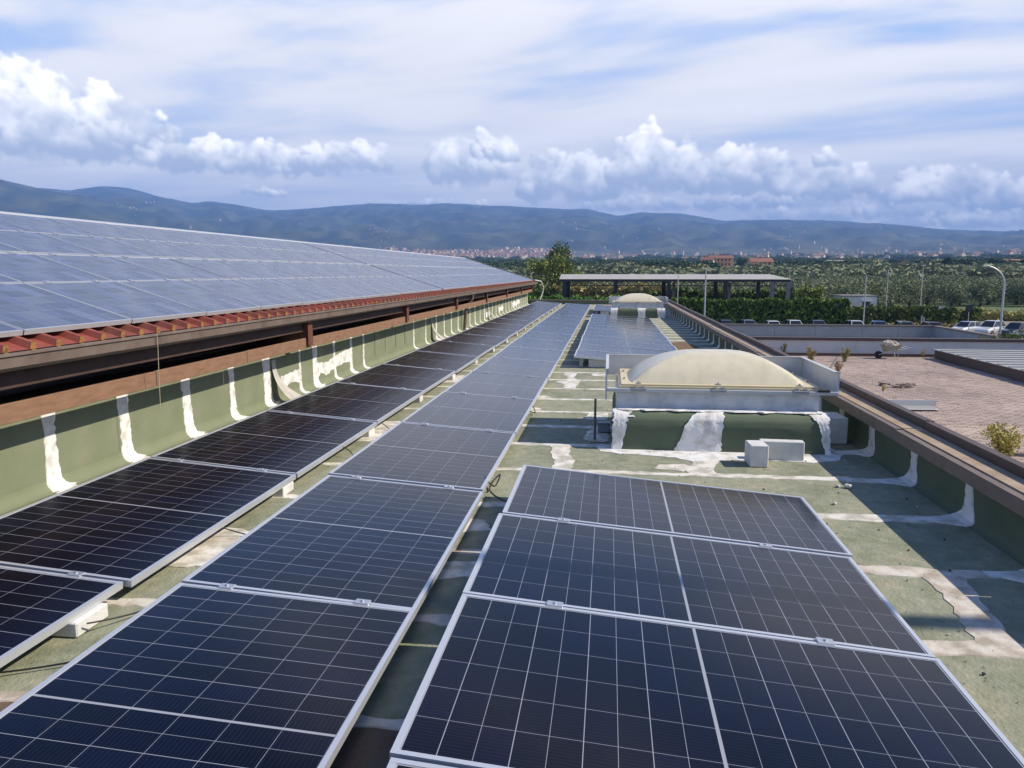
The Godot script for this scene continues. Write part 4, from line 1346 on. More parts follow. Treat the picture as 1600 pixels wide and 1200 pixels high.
func hedge(label: String, x0: float, x1: float, d: float, depth: float, y1: float, n: int, c0: Array, c1: Array, called := "hedge", jag := 0.5) -> void:
	var s := st()
	var hn := noise(int(absf(x0) * 10) + 3, 0.22, 3)
	for i in n:
		var x := rng.randf_range(x0, x1)
		var top := y1 + jag * (hn.get_noise_1d(x * 3.0) + 0.5 * hn.get_noise_1d(x * 14.0))
		var y := GROUND + (top - GROUND) * (1.0 - pow(rng.randf(), 1.7))
		var q := rng.randf()
		var dd := d + (rng.randf_range(0, 0.5) if q < 0.6 else rng.randf_range(0, depth)) + 0.35 * hn.get_noise_2d(x * 9.0, y * 9.0)
		if q >= 0.6: y = top - rng.randf_range(0, 0.5)
		var t := clampf(rng.randf() + 0.4 * hn.get_noise_2d(x * 5.0, y * 6.0 + 50.0), 0, 1)
		var k := rng.randf_range(0.7, 1.25)
		leaf(s, V(x, y, dd), rng.randf_range(0.16, 0.34), Color(lerpf(c0[0], c1[0], t) * k, lerpf(c0[1], c1[1], t) * k, lerpf(c0[2], c1[2], t) * k), 0.35)
	var o := thing(called, label, "hedge", Vector3.ZERO)
	obj("foliage", s.commit(), M.leaf, o)
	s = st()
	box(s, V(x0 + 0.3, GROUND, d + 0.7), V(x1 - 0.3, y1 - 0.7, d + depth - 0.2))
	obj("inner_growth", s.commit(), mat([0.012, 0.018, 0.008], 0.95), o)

func greenery() -> void:
	rng.seed = 91
	var ol0 := [0.105, 0.128, 0.070]
	var ol1 := [0.205, 0.225, 0.135]
	var g0 := [0.030, 0.060, 0.016]
	var g1 := [0.10, 0.15, 0.038]
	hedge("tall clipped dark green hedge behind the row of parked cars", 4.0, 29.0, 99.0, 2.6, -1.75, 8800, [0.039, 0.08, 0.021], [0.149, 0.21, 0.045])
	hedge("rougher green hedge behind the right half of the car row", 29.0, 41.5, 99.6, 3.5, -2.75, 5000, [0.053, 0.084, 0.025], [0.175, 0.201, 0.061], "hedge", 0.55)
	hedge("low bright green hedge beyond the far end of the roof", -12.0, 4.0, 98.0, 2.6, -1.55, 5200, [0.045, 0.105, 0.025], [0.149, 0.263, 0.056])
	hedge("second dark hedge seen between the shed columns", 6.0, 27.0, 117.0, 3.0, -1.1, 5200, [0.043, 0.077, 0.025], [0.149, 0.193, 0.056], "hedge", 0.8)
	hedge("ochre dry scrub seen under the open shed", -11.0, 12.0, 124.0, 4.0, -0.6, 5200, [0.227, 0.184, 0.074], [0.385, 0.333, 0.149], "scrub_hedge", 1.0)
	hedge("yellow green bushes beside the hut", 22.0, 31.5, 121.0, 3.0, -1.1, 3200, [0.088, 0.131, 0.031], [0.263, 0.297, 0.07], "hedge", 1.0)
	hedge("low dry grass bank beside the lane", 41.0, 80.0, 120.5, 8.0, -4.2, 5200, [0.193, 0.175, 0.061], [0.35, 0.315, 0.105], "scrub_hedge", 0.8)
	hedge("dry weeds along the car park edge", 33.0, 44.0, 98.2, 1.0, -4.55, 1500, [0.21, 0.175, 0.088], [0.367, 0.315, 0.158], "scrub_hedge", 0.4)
	var olive := []
	for i in 4:
		olive.append(tree_mesh(4.9, 7.4, 18, 2000, 0.22, ol0, ol1, 0.12))
	var bush := []
	for i in 3:
		bush.append(tree_mesh(4.0, 4.6, 12, 1100, 0.22, g0, g1, 0.05))
	var dark := []
	for i in 2:
		dark.append(tree_mesh(9.0, 7.0, 16, 1500, 0.34, [0.018, 0.032, 0.016], [0.045, 0.066, 0.03], 0.2))
	# tall tree group left of centre
	var pop := []
	for i in 3:
		pop.append(tree_mesh(11.0, 6.2, 18, 3000, 0.24, [0.075, 0.105, 0.03], [0.23, 0.255, 0.08], 0.1, 0.3))
	plant("poplar_tree", "tallest dark green tree standing left of the open shed", "tree", "", tree_mesh(12.6, 6.6, 18, 3400, 0.24, [0.040, 0.070, 0.028], [0.13, 0.17, 0.06], 0.30), -8.6, 136.0, 1.03)
	plant("poplar_tree", "yellow green bushy tree in front of the tallest tree", "tree", "", pop[0], -8.4, 128.0, 0.95)
	plant("poplar_tree", "yellow green tree at the left flank of the tallest tree", "tree", "", pop[1], -11.8, 131.0, 0.90)
	plant("poplar_tree", "lower green tree at the right flank of the tallest tree", "tree", "", pop[2], -5.2, 132.0, 0.72)
	plant("bush_tree", "big rounded green bush between the red roof and the shed", "bush", "", tree_mesh(4.8, 6.4, 14, 2600, 0.22, g0, [0.09, 0.125, 0.035], 0.02), -9.8, 110.0, 1.05)
	plant("bush_tree", "green bush behind the gable end of the red roof", "bush", "", tree_mesh(4.4, 6.0, 14, 2000, 0.22, g0, g1, 0.02), -14.6, 118.0, 1.0)
	plant("conifer_tree", "rounded dark shrub at the end of the hedge beside the sign board", "bush", "", tree_mesh(3.4, 2.8, 10, 1100, 0.18, g0, g1, 0.02), 44.4, 103.0, 1.0)
	# olive grove: a row-by-row orchard, the nearest three hundred as single trees
	var spots := []
	for j in 60:
		var d := 128.0 + j * 6.6
		for i in 46:
			var x := -70.0 + i * 6.6 + rng.randf_range(-1.4, 1.4) + (j % 2) * 3.0
			var dj := d + rng.randf_range(-1.2, 1.2)
			var u := 800.0 + 1218.0 * tan(atan(x / dj) + 0.1243)
			if u < 735.0 or u > 1660.0: continue
			var near := 128.0
			if u > 1380.0: near = 166.0
			elif u > 1235.0: near = 138.0
			elif u < 900.0: near = 170.0
			if dj < near: continue
			spots.append([dj, x])
	spots.sort_custom(func(a, b): return a[0] < b[0])
	var rest := []
	for i in spots.size():
		if i < 285:
			plant("olive_tree", "grey green olive tree in the grove beyond the car park", "tree", "olive trees in the grove", olive[i % 4], spots[i][1], spots[i][0], rng.randf_range(0.85, 1.12))
		else:
			rest.append(spots[i])
	# the far orchards and plain trees, uncountable
	var far_tree := st()
	for i in 8:
		var a := TAU * i / 8
		blob_leaves(far_tree, Vector3(cos(a) * 1.3, rng.randf_range(1.6, 3.4), sin(a) * 1.3), Vector3(1.4, 1.2, 1.4), 46, 0.36, [0.8, 0.8, 0.8], [1.25, 1.25, 1.25])
	var ft := far_tree.commit()
	var clump := noise(909, 0.011, 3)
	for i in 12500:
		var r := 420.0 * pow(6.4, pow(rng.randf(), 0.85))
		var az := deg_to_rad(rng.randf_range(-14.0, 34.0))
		var q := clump.get_noise_2d(sin(az) * r, cos(az) * r * 0.45)
		if q < -0.16 or (r > 2050.0 and az < deg_to_rad(1.5)): continue
		rest.append([cos(az) * r, sin(az) * r])
	var mm := MultiMesh.new()
	mm.transform_format = MultiMesh.TRANSFORM_3D
	mm.use_colors = true
	mm.mesh = ft
	mm.instance_count = rest.size()
	for i in rest.size():
		var d: float = rest[i][0]
		var x: float = rest[i][1]
		var r := sqrt(d * d + x * x)
		var belt := clump.get_noise_2d(x * 0.7 + 400.0, d * 0.35)
		var sc := rng.randf_range(0.6, 1.5) * (1.0 + clampf(r / 2600.0, 0, 0.7)) * (1.25 if belt > 0.12 else 0.85)
		mm.set_instance_transform(i, Transform3D(Basis(Vector3.UP, rng.randf() * TAU).scaled(Vector3(sc * rng.randf_range(1.3, 2.3), sc, sc * 1.4)), V(x, terrain(x, d) - 0.3, d)))
		var t := rng.randf()
		var c := Color(0.20, 0.225, 0.135)
		if r > 430.0:
			c = Color(0.035, 0.065, 0.028).lerp(Color(0.08, 0.12, 0.05), t) if belt > 0.12 else (Color(0.12, 0.15, 0.085).lerp(Color(0.20, 0.225, 0.125), t) if belt > -0.12 else Color(0.11, 0.17, 0.05).lerp(Color(0.21, 0.25, 0.09), t))
			if t > 0.92: c = Color(0.30, 0.27, 0.10)
		mm.set_instance_color(i, c * rng.randf_range(0.8, 1.2))
	var mi := MultiMeshInstance3D.new()
	mi.name = numbered("distant_trees")
	mi.multimesh = mm
	mi.material_override = M.leaf
	add_child(mi)
	meta(mi, "distant orchards and scattered trees across the plain", "trees", "", "stuff")
	# taller dark trees standing out of the plain: u, d, scale
	var tall := [[1030, 520, 1.0, "dark trees left of the orange villa"], [1062, 540, 1.1, "rounded dark tree"], [1090, 560, 1.0, "dark tree"], [1156, 600, 1.4, "slender dark tree right of the orange villa"], [1474, 430, 1.25, "dark conical tree on the skyline left of a pair"], [1505, 430, 1.2, "dark conical tree on the skyline right of a pair"], [1218, 330, 0.8, "broad green tree right of the red roofed block"], [1462, 330, 0.85, "broad tree left of the pair on the skyline"], [1550, 520, 1.2, "broad dark tree"], [700, 900, 1.3, "dark tree below the town left of the tall tree"], [800, 420, 0.8, "dark tree beside the tall tree"], [815, 520, 1.0, "dark tree"], [600, 1500, 2.4, "lone green tree peeking over the red roof ridge"], [1400, 480, 0.9, "dark tree behind the small orange house"]]
	for k in tall.size():
		var t: Array = tall[k]
		var d: float = t[1]
		var lab: String = t[3]
		if lab.length() < 14: lab = lab + " on the plain near the %s" % ["middle of the view", "orange villa", "skyline at the right", "gable of the red roof"][k % 4]
		elif lab.split(" ").size() < 4: lab += " left of the orange villa"
		plant("broad_tree", lab, "tree", "dark trees standing out of the plain", dark[k % 2], at_u(t[0], d), d, t[2])
	# palms
	var fr := st()
	for i in 22:
		var a := TAU * i / 22.0 * 2.6
		var up := rng.randf_range(0.1, 0.9)
		var p0 := Vector3(0, 6.0, 0)
		for q in 5:
			var t0 := q / 5.0
			var t1 := (q + 1) / 5.0
			var A := p0 + Vector3(cos(a) * t0 * 2.2, up * 1.6 * t0 - 1.7 * t0 * t0, sin(a) * t0 * 2.2)
			var B := p0 + Vector3(cos(a) * t1 * 2.2, up * 1.6 * t1 - 1.7 * t1 * t1, sin(a) * t1 * 2.2)
			var sd := Vector3(-sin(a), 0, cos(a)) * 0.28
			fr.set_color(Color(0.06, 0.075, 0.03))
			face(fr, [A - sd, A + sd, B + sd, B - sd], Vector3.UP)
	var palm := [fr.commit(), pipe([Vector3(0, -0.3, 0), Vector3(0.05, 3, 0), Vector3(0, 6.1, 0)], 0.32, 0.26, 7)]
	for k in 4:
		plant("palm_tree", "dark palm among the olive trees, %s of four from the shed side" % ORD[k], "palm", "palms among the olives", palm, at_u(1290.0 + k * 10.0, 300.0 + (k % 2) * 8.0), 300.0 + (k % 2) * 8.0, 0.9)

# ---------------------------------------------------------------- houses
func gable_house(W: float, D: float, H: float, R: float, over: float) -> Array:
	var w := st()
	box(w, Vector3(-W / 2, -2.0, -D / 2), Vector3(W / 2, H, D / 2))
	for sg in [-1.0, 1.0]:
		face(w, [Vector3(sg * (W / 2 - 0.01), H, -D / 2), Vector3(sg * (W / 2 - 0.01), H + R, 0), Vector3(sg * (W / 2 - 0.01), H, D / 2)], Vector3(sg, 0, 0))
	var r := st()
	for sg in [-1.0, 1.0]:
		var o := over
		face(r, [Vector3(-W / 2 - o, H - 0.1, sg * (D / 2 + o)), Vector3(W / 2 + o, H - 0.1, sg * (D / 2 + o)), Vector3(W / 2 + o, H + R + 0.15, 0), Vector3(-W / 2 - o, H + R + 0.15, 0)], Vector3(0, 1, sg))
		face(r, [Vector3(-W / 2 - o, H - 0.1, sg * (D / 2 + o)), Vector3(W / 2 + o, H - 0.1, sg * (D / 2 + o)), Vector3(W / 2 + o, H - 0.3, sg * (D / 2 + o)), Vector3(-W / 2 - o, H - 0.3, sg * (D / 2 + o))], Vector3(0, 0, sg))
	return [w.commit(), r.commit()]

func house(called: String, label: String, u: float, d: float, W: float, D: float, H: float, R: float, wall: Array, roof: Array, turn: float, floors: int, nwin: int, group := "", chimneys := 1, lift := 0.0) -> void:
	var x := at_u(u, d)
	var o := thing(called, label, "house", V(x, terrain(x, d) + lift, d), turn, group)
	var m := gable_house(W, D, H, R, 0.5)
	obj("wall", m[0], mat(wall, 0.9), o)
	var rf := obj("roof", m[1], mat(roof, 0.85), o)
	for k in chimneys:
		var cx := lerpf(-W * 0.42, W * 0.42, (k + 0.5) / chimneys)
		obj("chimney", bx(Vector3(cx - 0.45, H + R * 0.2, -0.45), Vector3(cx + 0.45, H + R + 1.6, 0.45)), mat([0.30, 0.16, 0.11], 0.9), rf)
	for f in floors:
		for k in nwin:
			var wx := lerpf(-W * 0.42, W * 0.42, (k + 0.5) / nwin)
			var wy := (f + 0.35) * H / floors
			obj("window", bx(Vector3(wx - 0.55, wy, D / 2 + 0.02), Vector3(wx + 0.55, wy + H / floors * 0.5, D / 2 - 0.2)), M.glass_dark, o)

func houses() -> void:
	rng.seed = 101
	var cream := [0.55, 0.43, 0.30]
	var orange := [0.56, 0.33, 0.19]
	var white := [0.60, 0.58, 0.54]
	var tile := [0.19, 0.095, 0.065]
	house("villa", "long orange villa with a row of chimneys beyond the shed", 1122, 620, 20, 11, 6.5, 2.2, orange, tile, 0.1, 2, 6, "", 6, 4.5)
	house("villa", "orange house joined to the left of the chimney villa", 1105, 600, 9, 9, 5.5, 2.0, cream, tile, -0.2, 2, 3, "", 1, 4.5)
	house("house", "red roofed low block right of the chimney villa", 1187, 560, 15, 10, 4.0, 2.4, orange, [0.23, 0.10, 0.065], 0.15, 1, 4, "", 1, 4.5)
	house("house", "flat cream block on the plain above the palms", 1303, 700, 13, 10, 6.5, 0.4, cream, [0.42, 0.38, 0.32], 0.0, 2, 4, "", 1, 2.0)
	house("house", "small orange gabled house among trees right of centre", 1411, 470, 8, 9, 4.6, 2.4, [0.58, 0.36, 0.22], tile, 1.2, 2, 2, "", 1, 2.0)
	house("house", "pink roofed house at the far right edge of the plain", 1578, 620, 12, 10, 3.6, 2.0, cream, [0.42, 0.2, 0.14], 0.1, 1, 3, "", 1, 3.0)
	house("house", "red roofed house left of the villa behind the shed roof", 985, 700, 12, 9, 4, 2, white, tile, 0.2, 1, 3, "", 1, 1.5)
	house("house", "white house with a red roof beyond the shed, left of the orchards", 1040, 640, 9, 8, 4, 2, white, tile, -0.4, 1, 2, "", 1, 1.5)
	house("barn", "wide barn with a faded red brown roof just behind the shed", 1030, 175, 15, 9, 5.0, 1.2, [0.30, 0.24, 0.2], [0.27, 0.17, 0.13], 0.0, 1, 3, "", 0)
	# far villages: the ones that can be told apart, then the rest of the town
	var variants := []
	for k in 5:
		var s := st()
		var W: float = [9, 12, 8, 15, 10][k]
		var H: float = [6, 8, 9, 7, 12][k]
		var D: float = [9, 9, 8, 10, 9][k]
		var wc: Color = [Color(0.62, 0.58, 0.52), Color(0.60, 0.50, 0.40), Color(0.66, 0.64, 0.60), Color(0.58, 0.47, 0.40), Color(0.52, 0.45, 0.42)][k]
		s.set_color(wc)
		box(s, Vector3(-W / 2, -4, -D / 2), Vector3(W / 2, H, D / 2))
		s.set_color(Color(0.24, 0.135, 0.095))
		for sg in [-1.0, 1.0]:
			face(s, [Vector3(-W / 2 - 0.4, H, sg * (D / 2 + 0.4)), Vector3(W / 2 + 0.4, H, sg * (D / 2 + 0.4)), Vector3(W / 2 + 0.4, H + 2, 0), Vector3(-W / 2 - 0.4, H + 2, 0)], Vector3(0, 1, sg))
		s.set_color(wc * 0.95)
		for sg in [-1.0, 1.0]:
			face(s, [Vector3(sg * W / 2, H, -D / 2), Vector3(sg * W / 2, H + 1.9, 0), Vector3(sg * W / 2, H, D / 2)], Vector3(sg, 0, 0))
		variants.append(s.commit())
	# clusters: u, spread u, distance, spread d, count, label
	var cl := [
		[700, 95, 2500, 160, 90, "pale house in the town below the mountains, beyond the red roof"],
		[800, 55, 2450, 130, 40, "pale house at the right end of the town below the mountains"],
		[520, 45, 3050, 120, 30, "pink house on the low rise of the town behind the red roof"],
		[590, 22, 3700, 260, 26, "white house in the hill village above the town"],
		[112, 16, 4250, 90, 16, "pale house on the left mountain spur"],
		[205, 26, 3950, 130, 24, "pale house in the scattered village on the left slopes"],
		[450, 15, 4700, 140, 8, "white house in the high hamlet left of centre"],
		[790, 30, 4300, 140, 14, "white house on the slope above the town"],
		[905, 32, 5200, 140, 14, "pale house in the high village near the middle"],
		[985, 22, 4300, 120, 12, "pale house on the lower slope right of the tall tree"],
		[1200, 90, 3300, 160, 16, "pale house at the mountain foot right of the shed"],
		[1500, 80, 3200, 160, 14, "pale house at the mountain foot on the right"]]
	var n := 0
	for c in cl:
		for i in int(c[4]):
			if n >= 292: break
			n += 1
			var d: float = c[2] + rng.randfn() * c[3]
			var x := at_u(c[0] + rng.randfn() * c[1] * 0.6, d)
			var o := obj("far_house", variants[rng.randi() % 5], M.tinted)
			o.position = V(x, terrain(x, d), d)
			o.rotation.y = rng.randf() * TAU
			var k := rng.randf_range(0.7, 1.2) * (1.0 if c[2] < 3500 else 0.5)
			o.scale = Vector3(k, rng.randf_range(0.5, 0.9) * k, k)
			meta(o, c[5], "house", c[5].replace("pale house", "houses").replace("white house", "houses").replace("pink house", "houses"))
	var rest := []
	for i in 1700:
		var q := rng.randf() * 0.94
		var d := 2250.0 + rng.randf() * 900.0
		var u := 600.0 + 290.0 * pow(rng.randf(), 0.8)
		if q > 0.70:
			u = rng.randf_range(850, 1640)
			d = rng.randf_range(1500, 3300)
		if q > 0.86:
			u = [205.0, 330.0, 600.0, 800.0, 905.0, 985.0, 1250.0][rng.randi() % 7] + rng.randfn() * 34.0
			d = rng.randf_range(3300, 5300)
			if rng.randf() < 0.6: continue
		rest.append([d, at_u(u, d)])
	var mm := MultiMesh.new()
	mm.transform_format = MultiMesh.TRANSFORM_3D
	mm.mesh = variants[1]
	mm.instance_count = rest.size()
	for i in rest.size():
		var k := rng.randf_range(0.7, 1.3) * (1.0 if rest[i][0] < 3200.0 else 0.6)
		mm.set_instance_transform(i, Transform3D(Basis(Vector3.UP, rng.randf() * TAU).scaled(Vector3(k, rng.randf_range(0.7, 1.6) * k, k)), V(rest[i][1], terrain(rest[i][1], rest[i][0]), rest[i][0])))
	var mi := MultiMeshInstance3D.new()
	mi.name = numbered("far_town")
	mi.multimesh = mm
	mi.material_override = M.tinted
	add_child(mi)
	meta(mi, "mass of small pale houses across the plain and lower slopes", "town", "", "stuff")

# ---------------------------------------------------------------- shed, hut, walls, terrace
func shed() -> void:
	var o := thing("open_shed", "long open shed with a pale shallow roof on dark columns beyond the hedge", "shed")
	var d0 := 104.0
	var d1 := 114.0
	var s := st()
	# roof slab: two shallow slopes
	var F := func(a: Vector3, b: Vector3, c: Vector3, d: Vector3, n: Vector3) -> void: face(s, [a, b, c, d], n)
	F.call(V(-6.6, 0.72, d0), V(23.2, 0.72, d0), V(21.2, 1.36, d0 + 4.5), V(-6.6, 1.36, d0 + 4.5), Vector3(0, 1, 0.2))
	F.call(V(-6.6, 0.72, d1), V(23.2, 0.72, d1), V(21.2, 1.36, d0 + 4.5), V(-6.6, 1.36, d0 + 4.5), Vector3(0, 1, -0.2))
	face(s, [V(23.2, 0.72, d0), V(21.2, 1.36, d0 + 4.5), V(23.2, 0.72, d1)], Vector3(1, 0.3, 0))
	face(s, [V(-6.6, 0.72, d0), V(-6.6, 1.36, d0 + 4.5), V(-6.6, 0.72, d1)], Vector3(-1, 0, 0))
	obj("roof", s.commit(), M.shedroof, o)
	s = st()
	box(s, V(-6.5, 0.40, d0 + 0.1), V(23.0, 0.70, d0 + 0.3))
	obj("eaves_beam", s.commit(), M.darksteel, o)
	s = st()
	box(s, V(-6.5, 0.40, d1 - 0.3), V(23.0, 0.70, d1 - 0.1))
	obj("eaves_beam", s.commit(), M.darksteel, o)
	# lattice girder under the front eaves
	for k in 24:
		var x := -5.8 + k * 1.24
		s = st()
		tube(s, [V(x, -0.10, d0 + 0.2), V(x + 0.62, 0.40, d0 + 0.2)], 0.035, 0.035, 4)
		tube(s, [V(x + 0.62, 0.40, d0 + 0.2), V(x + 1.24, -0.10, d0 + 0.2)], 0.035, 0.035, 4)
		obj("lattice_bar", s.commit(), M.darksteel, o)
	s = st()
	box(s, V(-5.8, -0.17, d0 + 0.13), V(22.8, -0.05, d0 + 0.27))
	obj("bottom_chord", s.commit(), M.darksteel, o)
	for p in [[-5.9, 0.34, 0], [0.85, 0.22, 0], [7.7, 0.3, 0], [14.9, 0.3, 0], [20.75, 0.3, 1], [22.75, 0.3, 1]]:
		for dd in [d0 + 0.2, d1 - 0.2]:
			s = st()
			box(s, V(p[0] - p[1] / 2 - 0.1, GROUND, dd - 0.2), V(p[0] + p[1] / 2 + 0.1, 0.40, dd + 0.2))
			obj("column", s.commit(), M.concrete if (p[2] == 1 and dd < d0 + 1) else M.darksteel, o)
	for p in [8.5, 15.7]:
		s = st()
		box(s, V(p - 0.17, GROUND, d0 + 2), V(p + 0.17, 0.3, d0 + 2.4))
		obj("column", s.commit(), M.concrete, o)

func hut() -> void:
	var d := 112.0
	var x := at_u(1339.0, d)
	var o := thing("hut", "small white flat roofed hut behind the hedge", "hut", V(x, GROUND, d))
	var s := st()
	box(s, Vector3(-2.2, 0, -2.2), Vector3(2.2, 3.75, 2.0))
	obj("wall", s.commit(), M.white_wall, o)
	s = st()
	box(s, Vector3(-2.3, 3.752, -2.3), Vector3(2.3, 3.93, 2.1))
	obj("roof", s.commit(), M.concrete, o)
	obj("window", bx(Vector3(-1.9, 2.2, 2.006), Vector3(-1.25, 3.2, 1.9)), M.glass_dark, o)
	obj("door", bx(Vector3(0.35, 1.2, 2.02), Vector3(1.3, 3.1, 1.9)), mat([0.05, 0.07, 0.06], 0.6), o)
	obj("awning", bx(Vector3(0.25, 3.12, 2.5), Vector3(1.5, 3.3, 1.9)), M.lampwhite, o)

func terrace() -> void:
	rng.seed = 111
	var T := -2.88
	var b := thing("terrace_building", "lower building with a pinkish paved terrace roof beside the green roof", "building")
	var s := st()
	box(s, V(2.60, GROUND, 4.0), V(25.5, T - 0.07, 44.7))
	obj("wall", s.commit(), M.plaster, b)
	s = st()
	box(s, V(2.60, T - 0.068, 4.0), V(25.5, T - 0.052, 44.4))
	obj("mortar_bed", s.commit(), M.terrace, b)
	var pm := st()
	cbox(pm, Vector3(-0.165, -0.05, -0.085), Vector3(0.165, 0.0, 0.085), 0.008)
	var mm := MultiMesh.new()
	mm.transform_format = MultiMesh.TRANSFORM_3D
	mm.use_colors = true
	mm.mesh = pm.commit()
	var list := []
	var hn := noise(12, 0.05, 3)
	for j in 168:
		for i in 66:
			var x := 2.9 + i * 0.338 + (j % 2) * 0.169
			var d := 13.5 + j * 0.181
			if x > 24.9 or (x > 17.0 and d > 29.0 and d < 43.6): continue
			list.append([x, d])
	mm.instance_count = list.size()
	for i in list.size():
		var x: float = list[i][0]
		var d: float = list[i][1]
		mm.set_instance_transform(i, Transform3D(Basis.from_euler(Vector3(rng.randf_range(-0.02, 0.02), rng.randf_range(-0.025, 0.025), rng.randf_range(-0.015, 0.015))), V(x, T + rng.randf_range(-0.008, 0.008), d)))
		var k := rng.randf_range(0.82, 1.12) * (1.0 + 0.28 * hn.get_noise_2d(x * 4.0, d * 4.0))
		mm.set_instance_color(i, Color(0.355 * k, 0.275 * k, 0.232 * k))
	var mi := MultiMeshInstance3D.new()
	mi.name = "paver"
	mi.multimesh = mm
	mi.material_override = M.paver
	b.add_child(mi)
	mi.set_meta("kind", "stuff")
	# far wall of the terrace
	s = st()
	box(s, V(2.6, T - 0.06, 44.72), V(25.5, -2.10, 44.95))
	obj("end_wall", s.commit(), M.white_wall, b)
	s = st()
	box(s, V(2.6, T - 0.05, 44.2), V(25.5, -2.76, 44.45))
	obj("kerb_flashing", s.commit(), M.brownmetal, b)
	s = st()
	box(s, V(2.6, T - 0.04, 43.75), V(17.4, -2.845, 43.9))
	obj("kerb_flashing", s.commit(), M.brownmetal, b)
	s = st()
	box(s, V(2.5, -2.098, 44.62), V(24.2, -1.94, 45.1))
	obj("coping", s.commit(), M.brownmetal, b)
	# roof beyond with its grey parapets
	var c := thing("grey_roof_building", "flat building with grey parapet walls between the terrace and the car park", "building")
	s = st()
	box(s, V(2.6, GROUND, 45.12), V(24.3, -3.3, 62.3))
	obj("wall", s.commit(), M.concrete, c)
	var xx := 2.6
	var k := 0
	while xx < 24.0:
		var x2 := minf(xx + [3.4, 2.6, 4.1, 3.0][k % 4], 24.2)
		s = st()
		box(s, V(xx, -3.3, 62.0 + 0.004 * (k % 2)), V(x2 - 0.02, -2.44, 62.3))
		obj("parapet_panel", s.commit(), M.grey_wall, c)
		s = st()
		box(s, V(xx, -2.438, 61.9), V(x2 - 0.01, -2.34, 62.4))
		obj("coping", s.commit(), M.brownmetal_light, c)
		xx = x2
		k += 1
	for i in 6:
		s = st()
		box(s, V(24.2, -3.3, 45.2 + i * 2.8), V(24.45 + 0.004 * (i % 2), -2.44, 45.2 + (i + 1) * 2.8 - 0.02))
		obj("parapet_panel", s.commit(), M.grey_wall, c)
		s = st()
		box(s, V(24.1, -2.436, 45.2 + i * 2.8), V(24.55, -2.34, 45.2 + (i + 1) * 2.8 - 0.01))
		obj("coping", s.commit(), M.brownmetal_light, c)
	# raised metal-covered part of the terrace
	var r := thing("metal_canopy", "raised flat roof of pale ribbed metal sheets on the paved terrace", "roof")
	s = st()
	box(s, V(17.1, T, 29.5), V(25.4, -2.42, 43.4))
	obj("upstand", s.commit(), M.brownmetal, r)
	for i in 14:
		s = st()
		var d := 29.4 + i * 1.0
		box(s, V(16.95, -2.418, d), V(25.4, -2.385, d + 0.97))
		box(s, V(16.95, -2.385, d + 0.90), V(25.4, -2.345, d + 0.97))
		obj("roof_sheet", s.commit(), M.sheetmetal, r)
	# wheelbarrow
	var w := thing("wheelbarrow", "old wheelbarrow heaped with pale rubble near the terrace end wall", "wheelbarrow", V(14.75, T, 43.0), 0.1)
	s = st()
	var q := [Vector3(-0.45, 0.72, -0.3), Vector3(0.45, 0.72, -0.3), Vector3(0.45, 0.72, 0.3), Vector3(-0.45, 0.72, 0.3), Vector3(-0.28, 0.38, -0.2), Vector3(0.24, 0.38, -0.2), Vector3(0.24, 0.38, 0.2), Vector3(-0.28, 0.38, 0.2)]
	face(s, [q[0], q[1], q[5], q[4]], Vector3(0, 0, -1))
	face(s, [q[2], q[3], q[7], q[6]], Vector3(0, 0, 1))
	face(s, [q[1], q[2], q[6], q[5]], Vector3(1, 0, 0))
	face(s, [q[3], q[0], q[4], q[7]], Vector3(-1, 0, 0))
	face(s, [q[4], q[5], q[6], q[7]], Vector3(0, -1, 0))
	obj("tray", s.commit(), mat([0.30, 0.29, 0.20], 0.7), w)
	s = st()
	for i in 26:
		var rr := rng.randf_range(0.05, 0.13)
		var t := Transform3D(Basis.from_euler(Vector3(rng.randf() * 3, rng.randf() * 3, 0)), Vector3(rng.randf_range(-0.36, 0.36), rng.randf_range(0.66, 0.86), rng.randf_range(-0.2, 0.2)))
		cbox(s, Vector3(-rr, -rr * 0.6, -rr), Vector3(rr, rr * 0.6, rr), rr * 0.3, t)
	obj("rubble", s.commit(), M.sealant_dirty, w)
	for sg in [-1.0, 1.0]:
		obj("handle", pipe([Vector3(-0.62, 0.2, sg * 0.06), Vector3(-0.2, 0.40, sg * 0.2), Vector3(0.5, 0.52, sg * 0.27), Vector3(0.98, 0.60, sg * 0.29)], 0.022, 0.022, 6), M.pole, w)
		obj("leg", pipe([Vector3(0.25, 0.45, sg * 0.22), Vector3(0.36, 0.0, sg * 0.22)], 0.02, 0.02, 6), M.pole, w)
	obj("wheel", pipe([Vector3(-0.62, 0.2, -0.05), Vector3(-0.62, 0.2, 0.05)], 0.2, 0.2, 16), M.tyre, w)
	# translucent plastic trough leaning near our parapet
	var p := thing("plastic_trough", "shallow grey plastic trough lying on the pavers near the parapet", "trough", V(10.35, T + 0.03, 26.9), 0.06)
	s = st()
	face(s, [Vector3(-1.15, 0.02, 0.35), Vector3(0.45, 0.02, 0.35), Vector3(0.5, 0.02, -0.55), Vector3(-1.15, 0.02, -0.55)], Vector3.UP)
	obj("bottom", s.commit(), M.plastic, p)
	s = st()
	box(s, Vector3(0.46, 0.0, 0.36), Vector3(0.50, 0.22, -0.55), Transform3D(Basis(Vector3.FORWARD, 0.75), Vector3(0.1, -0.3, 0)))
	box(s, Vector3(-1.2, 0.0, -0.56), Vector3(0.7, 0.20, -0.6))
	obj("rim", s.commit(), mat([0.6, 0.6, 0.58], 0.35), p)
	var rod := obj("offcut", bx(Vector3(-0.25, 0, -0.1), Vector3(0.3, 0.05, 0.12)), M.plastic)
	rod.position = V(8.85, T + 0.012, 22.7)
	meta(rod, "small flat grey offcut on the pavers beside the parapet", "offcut")
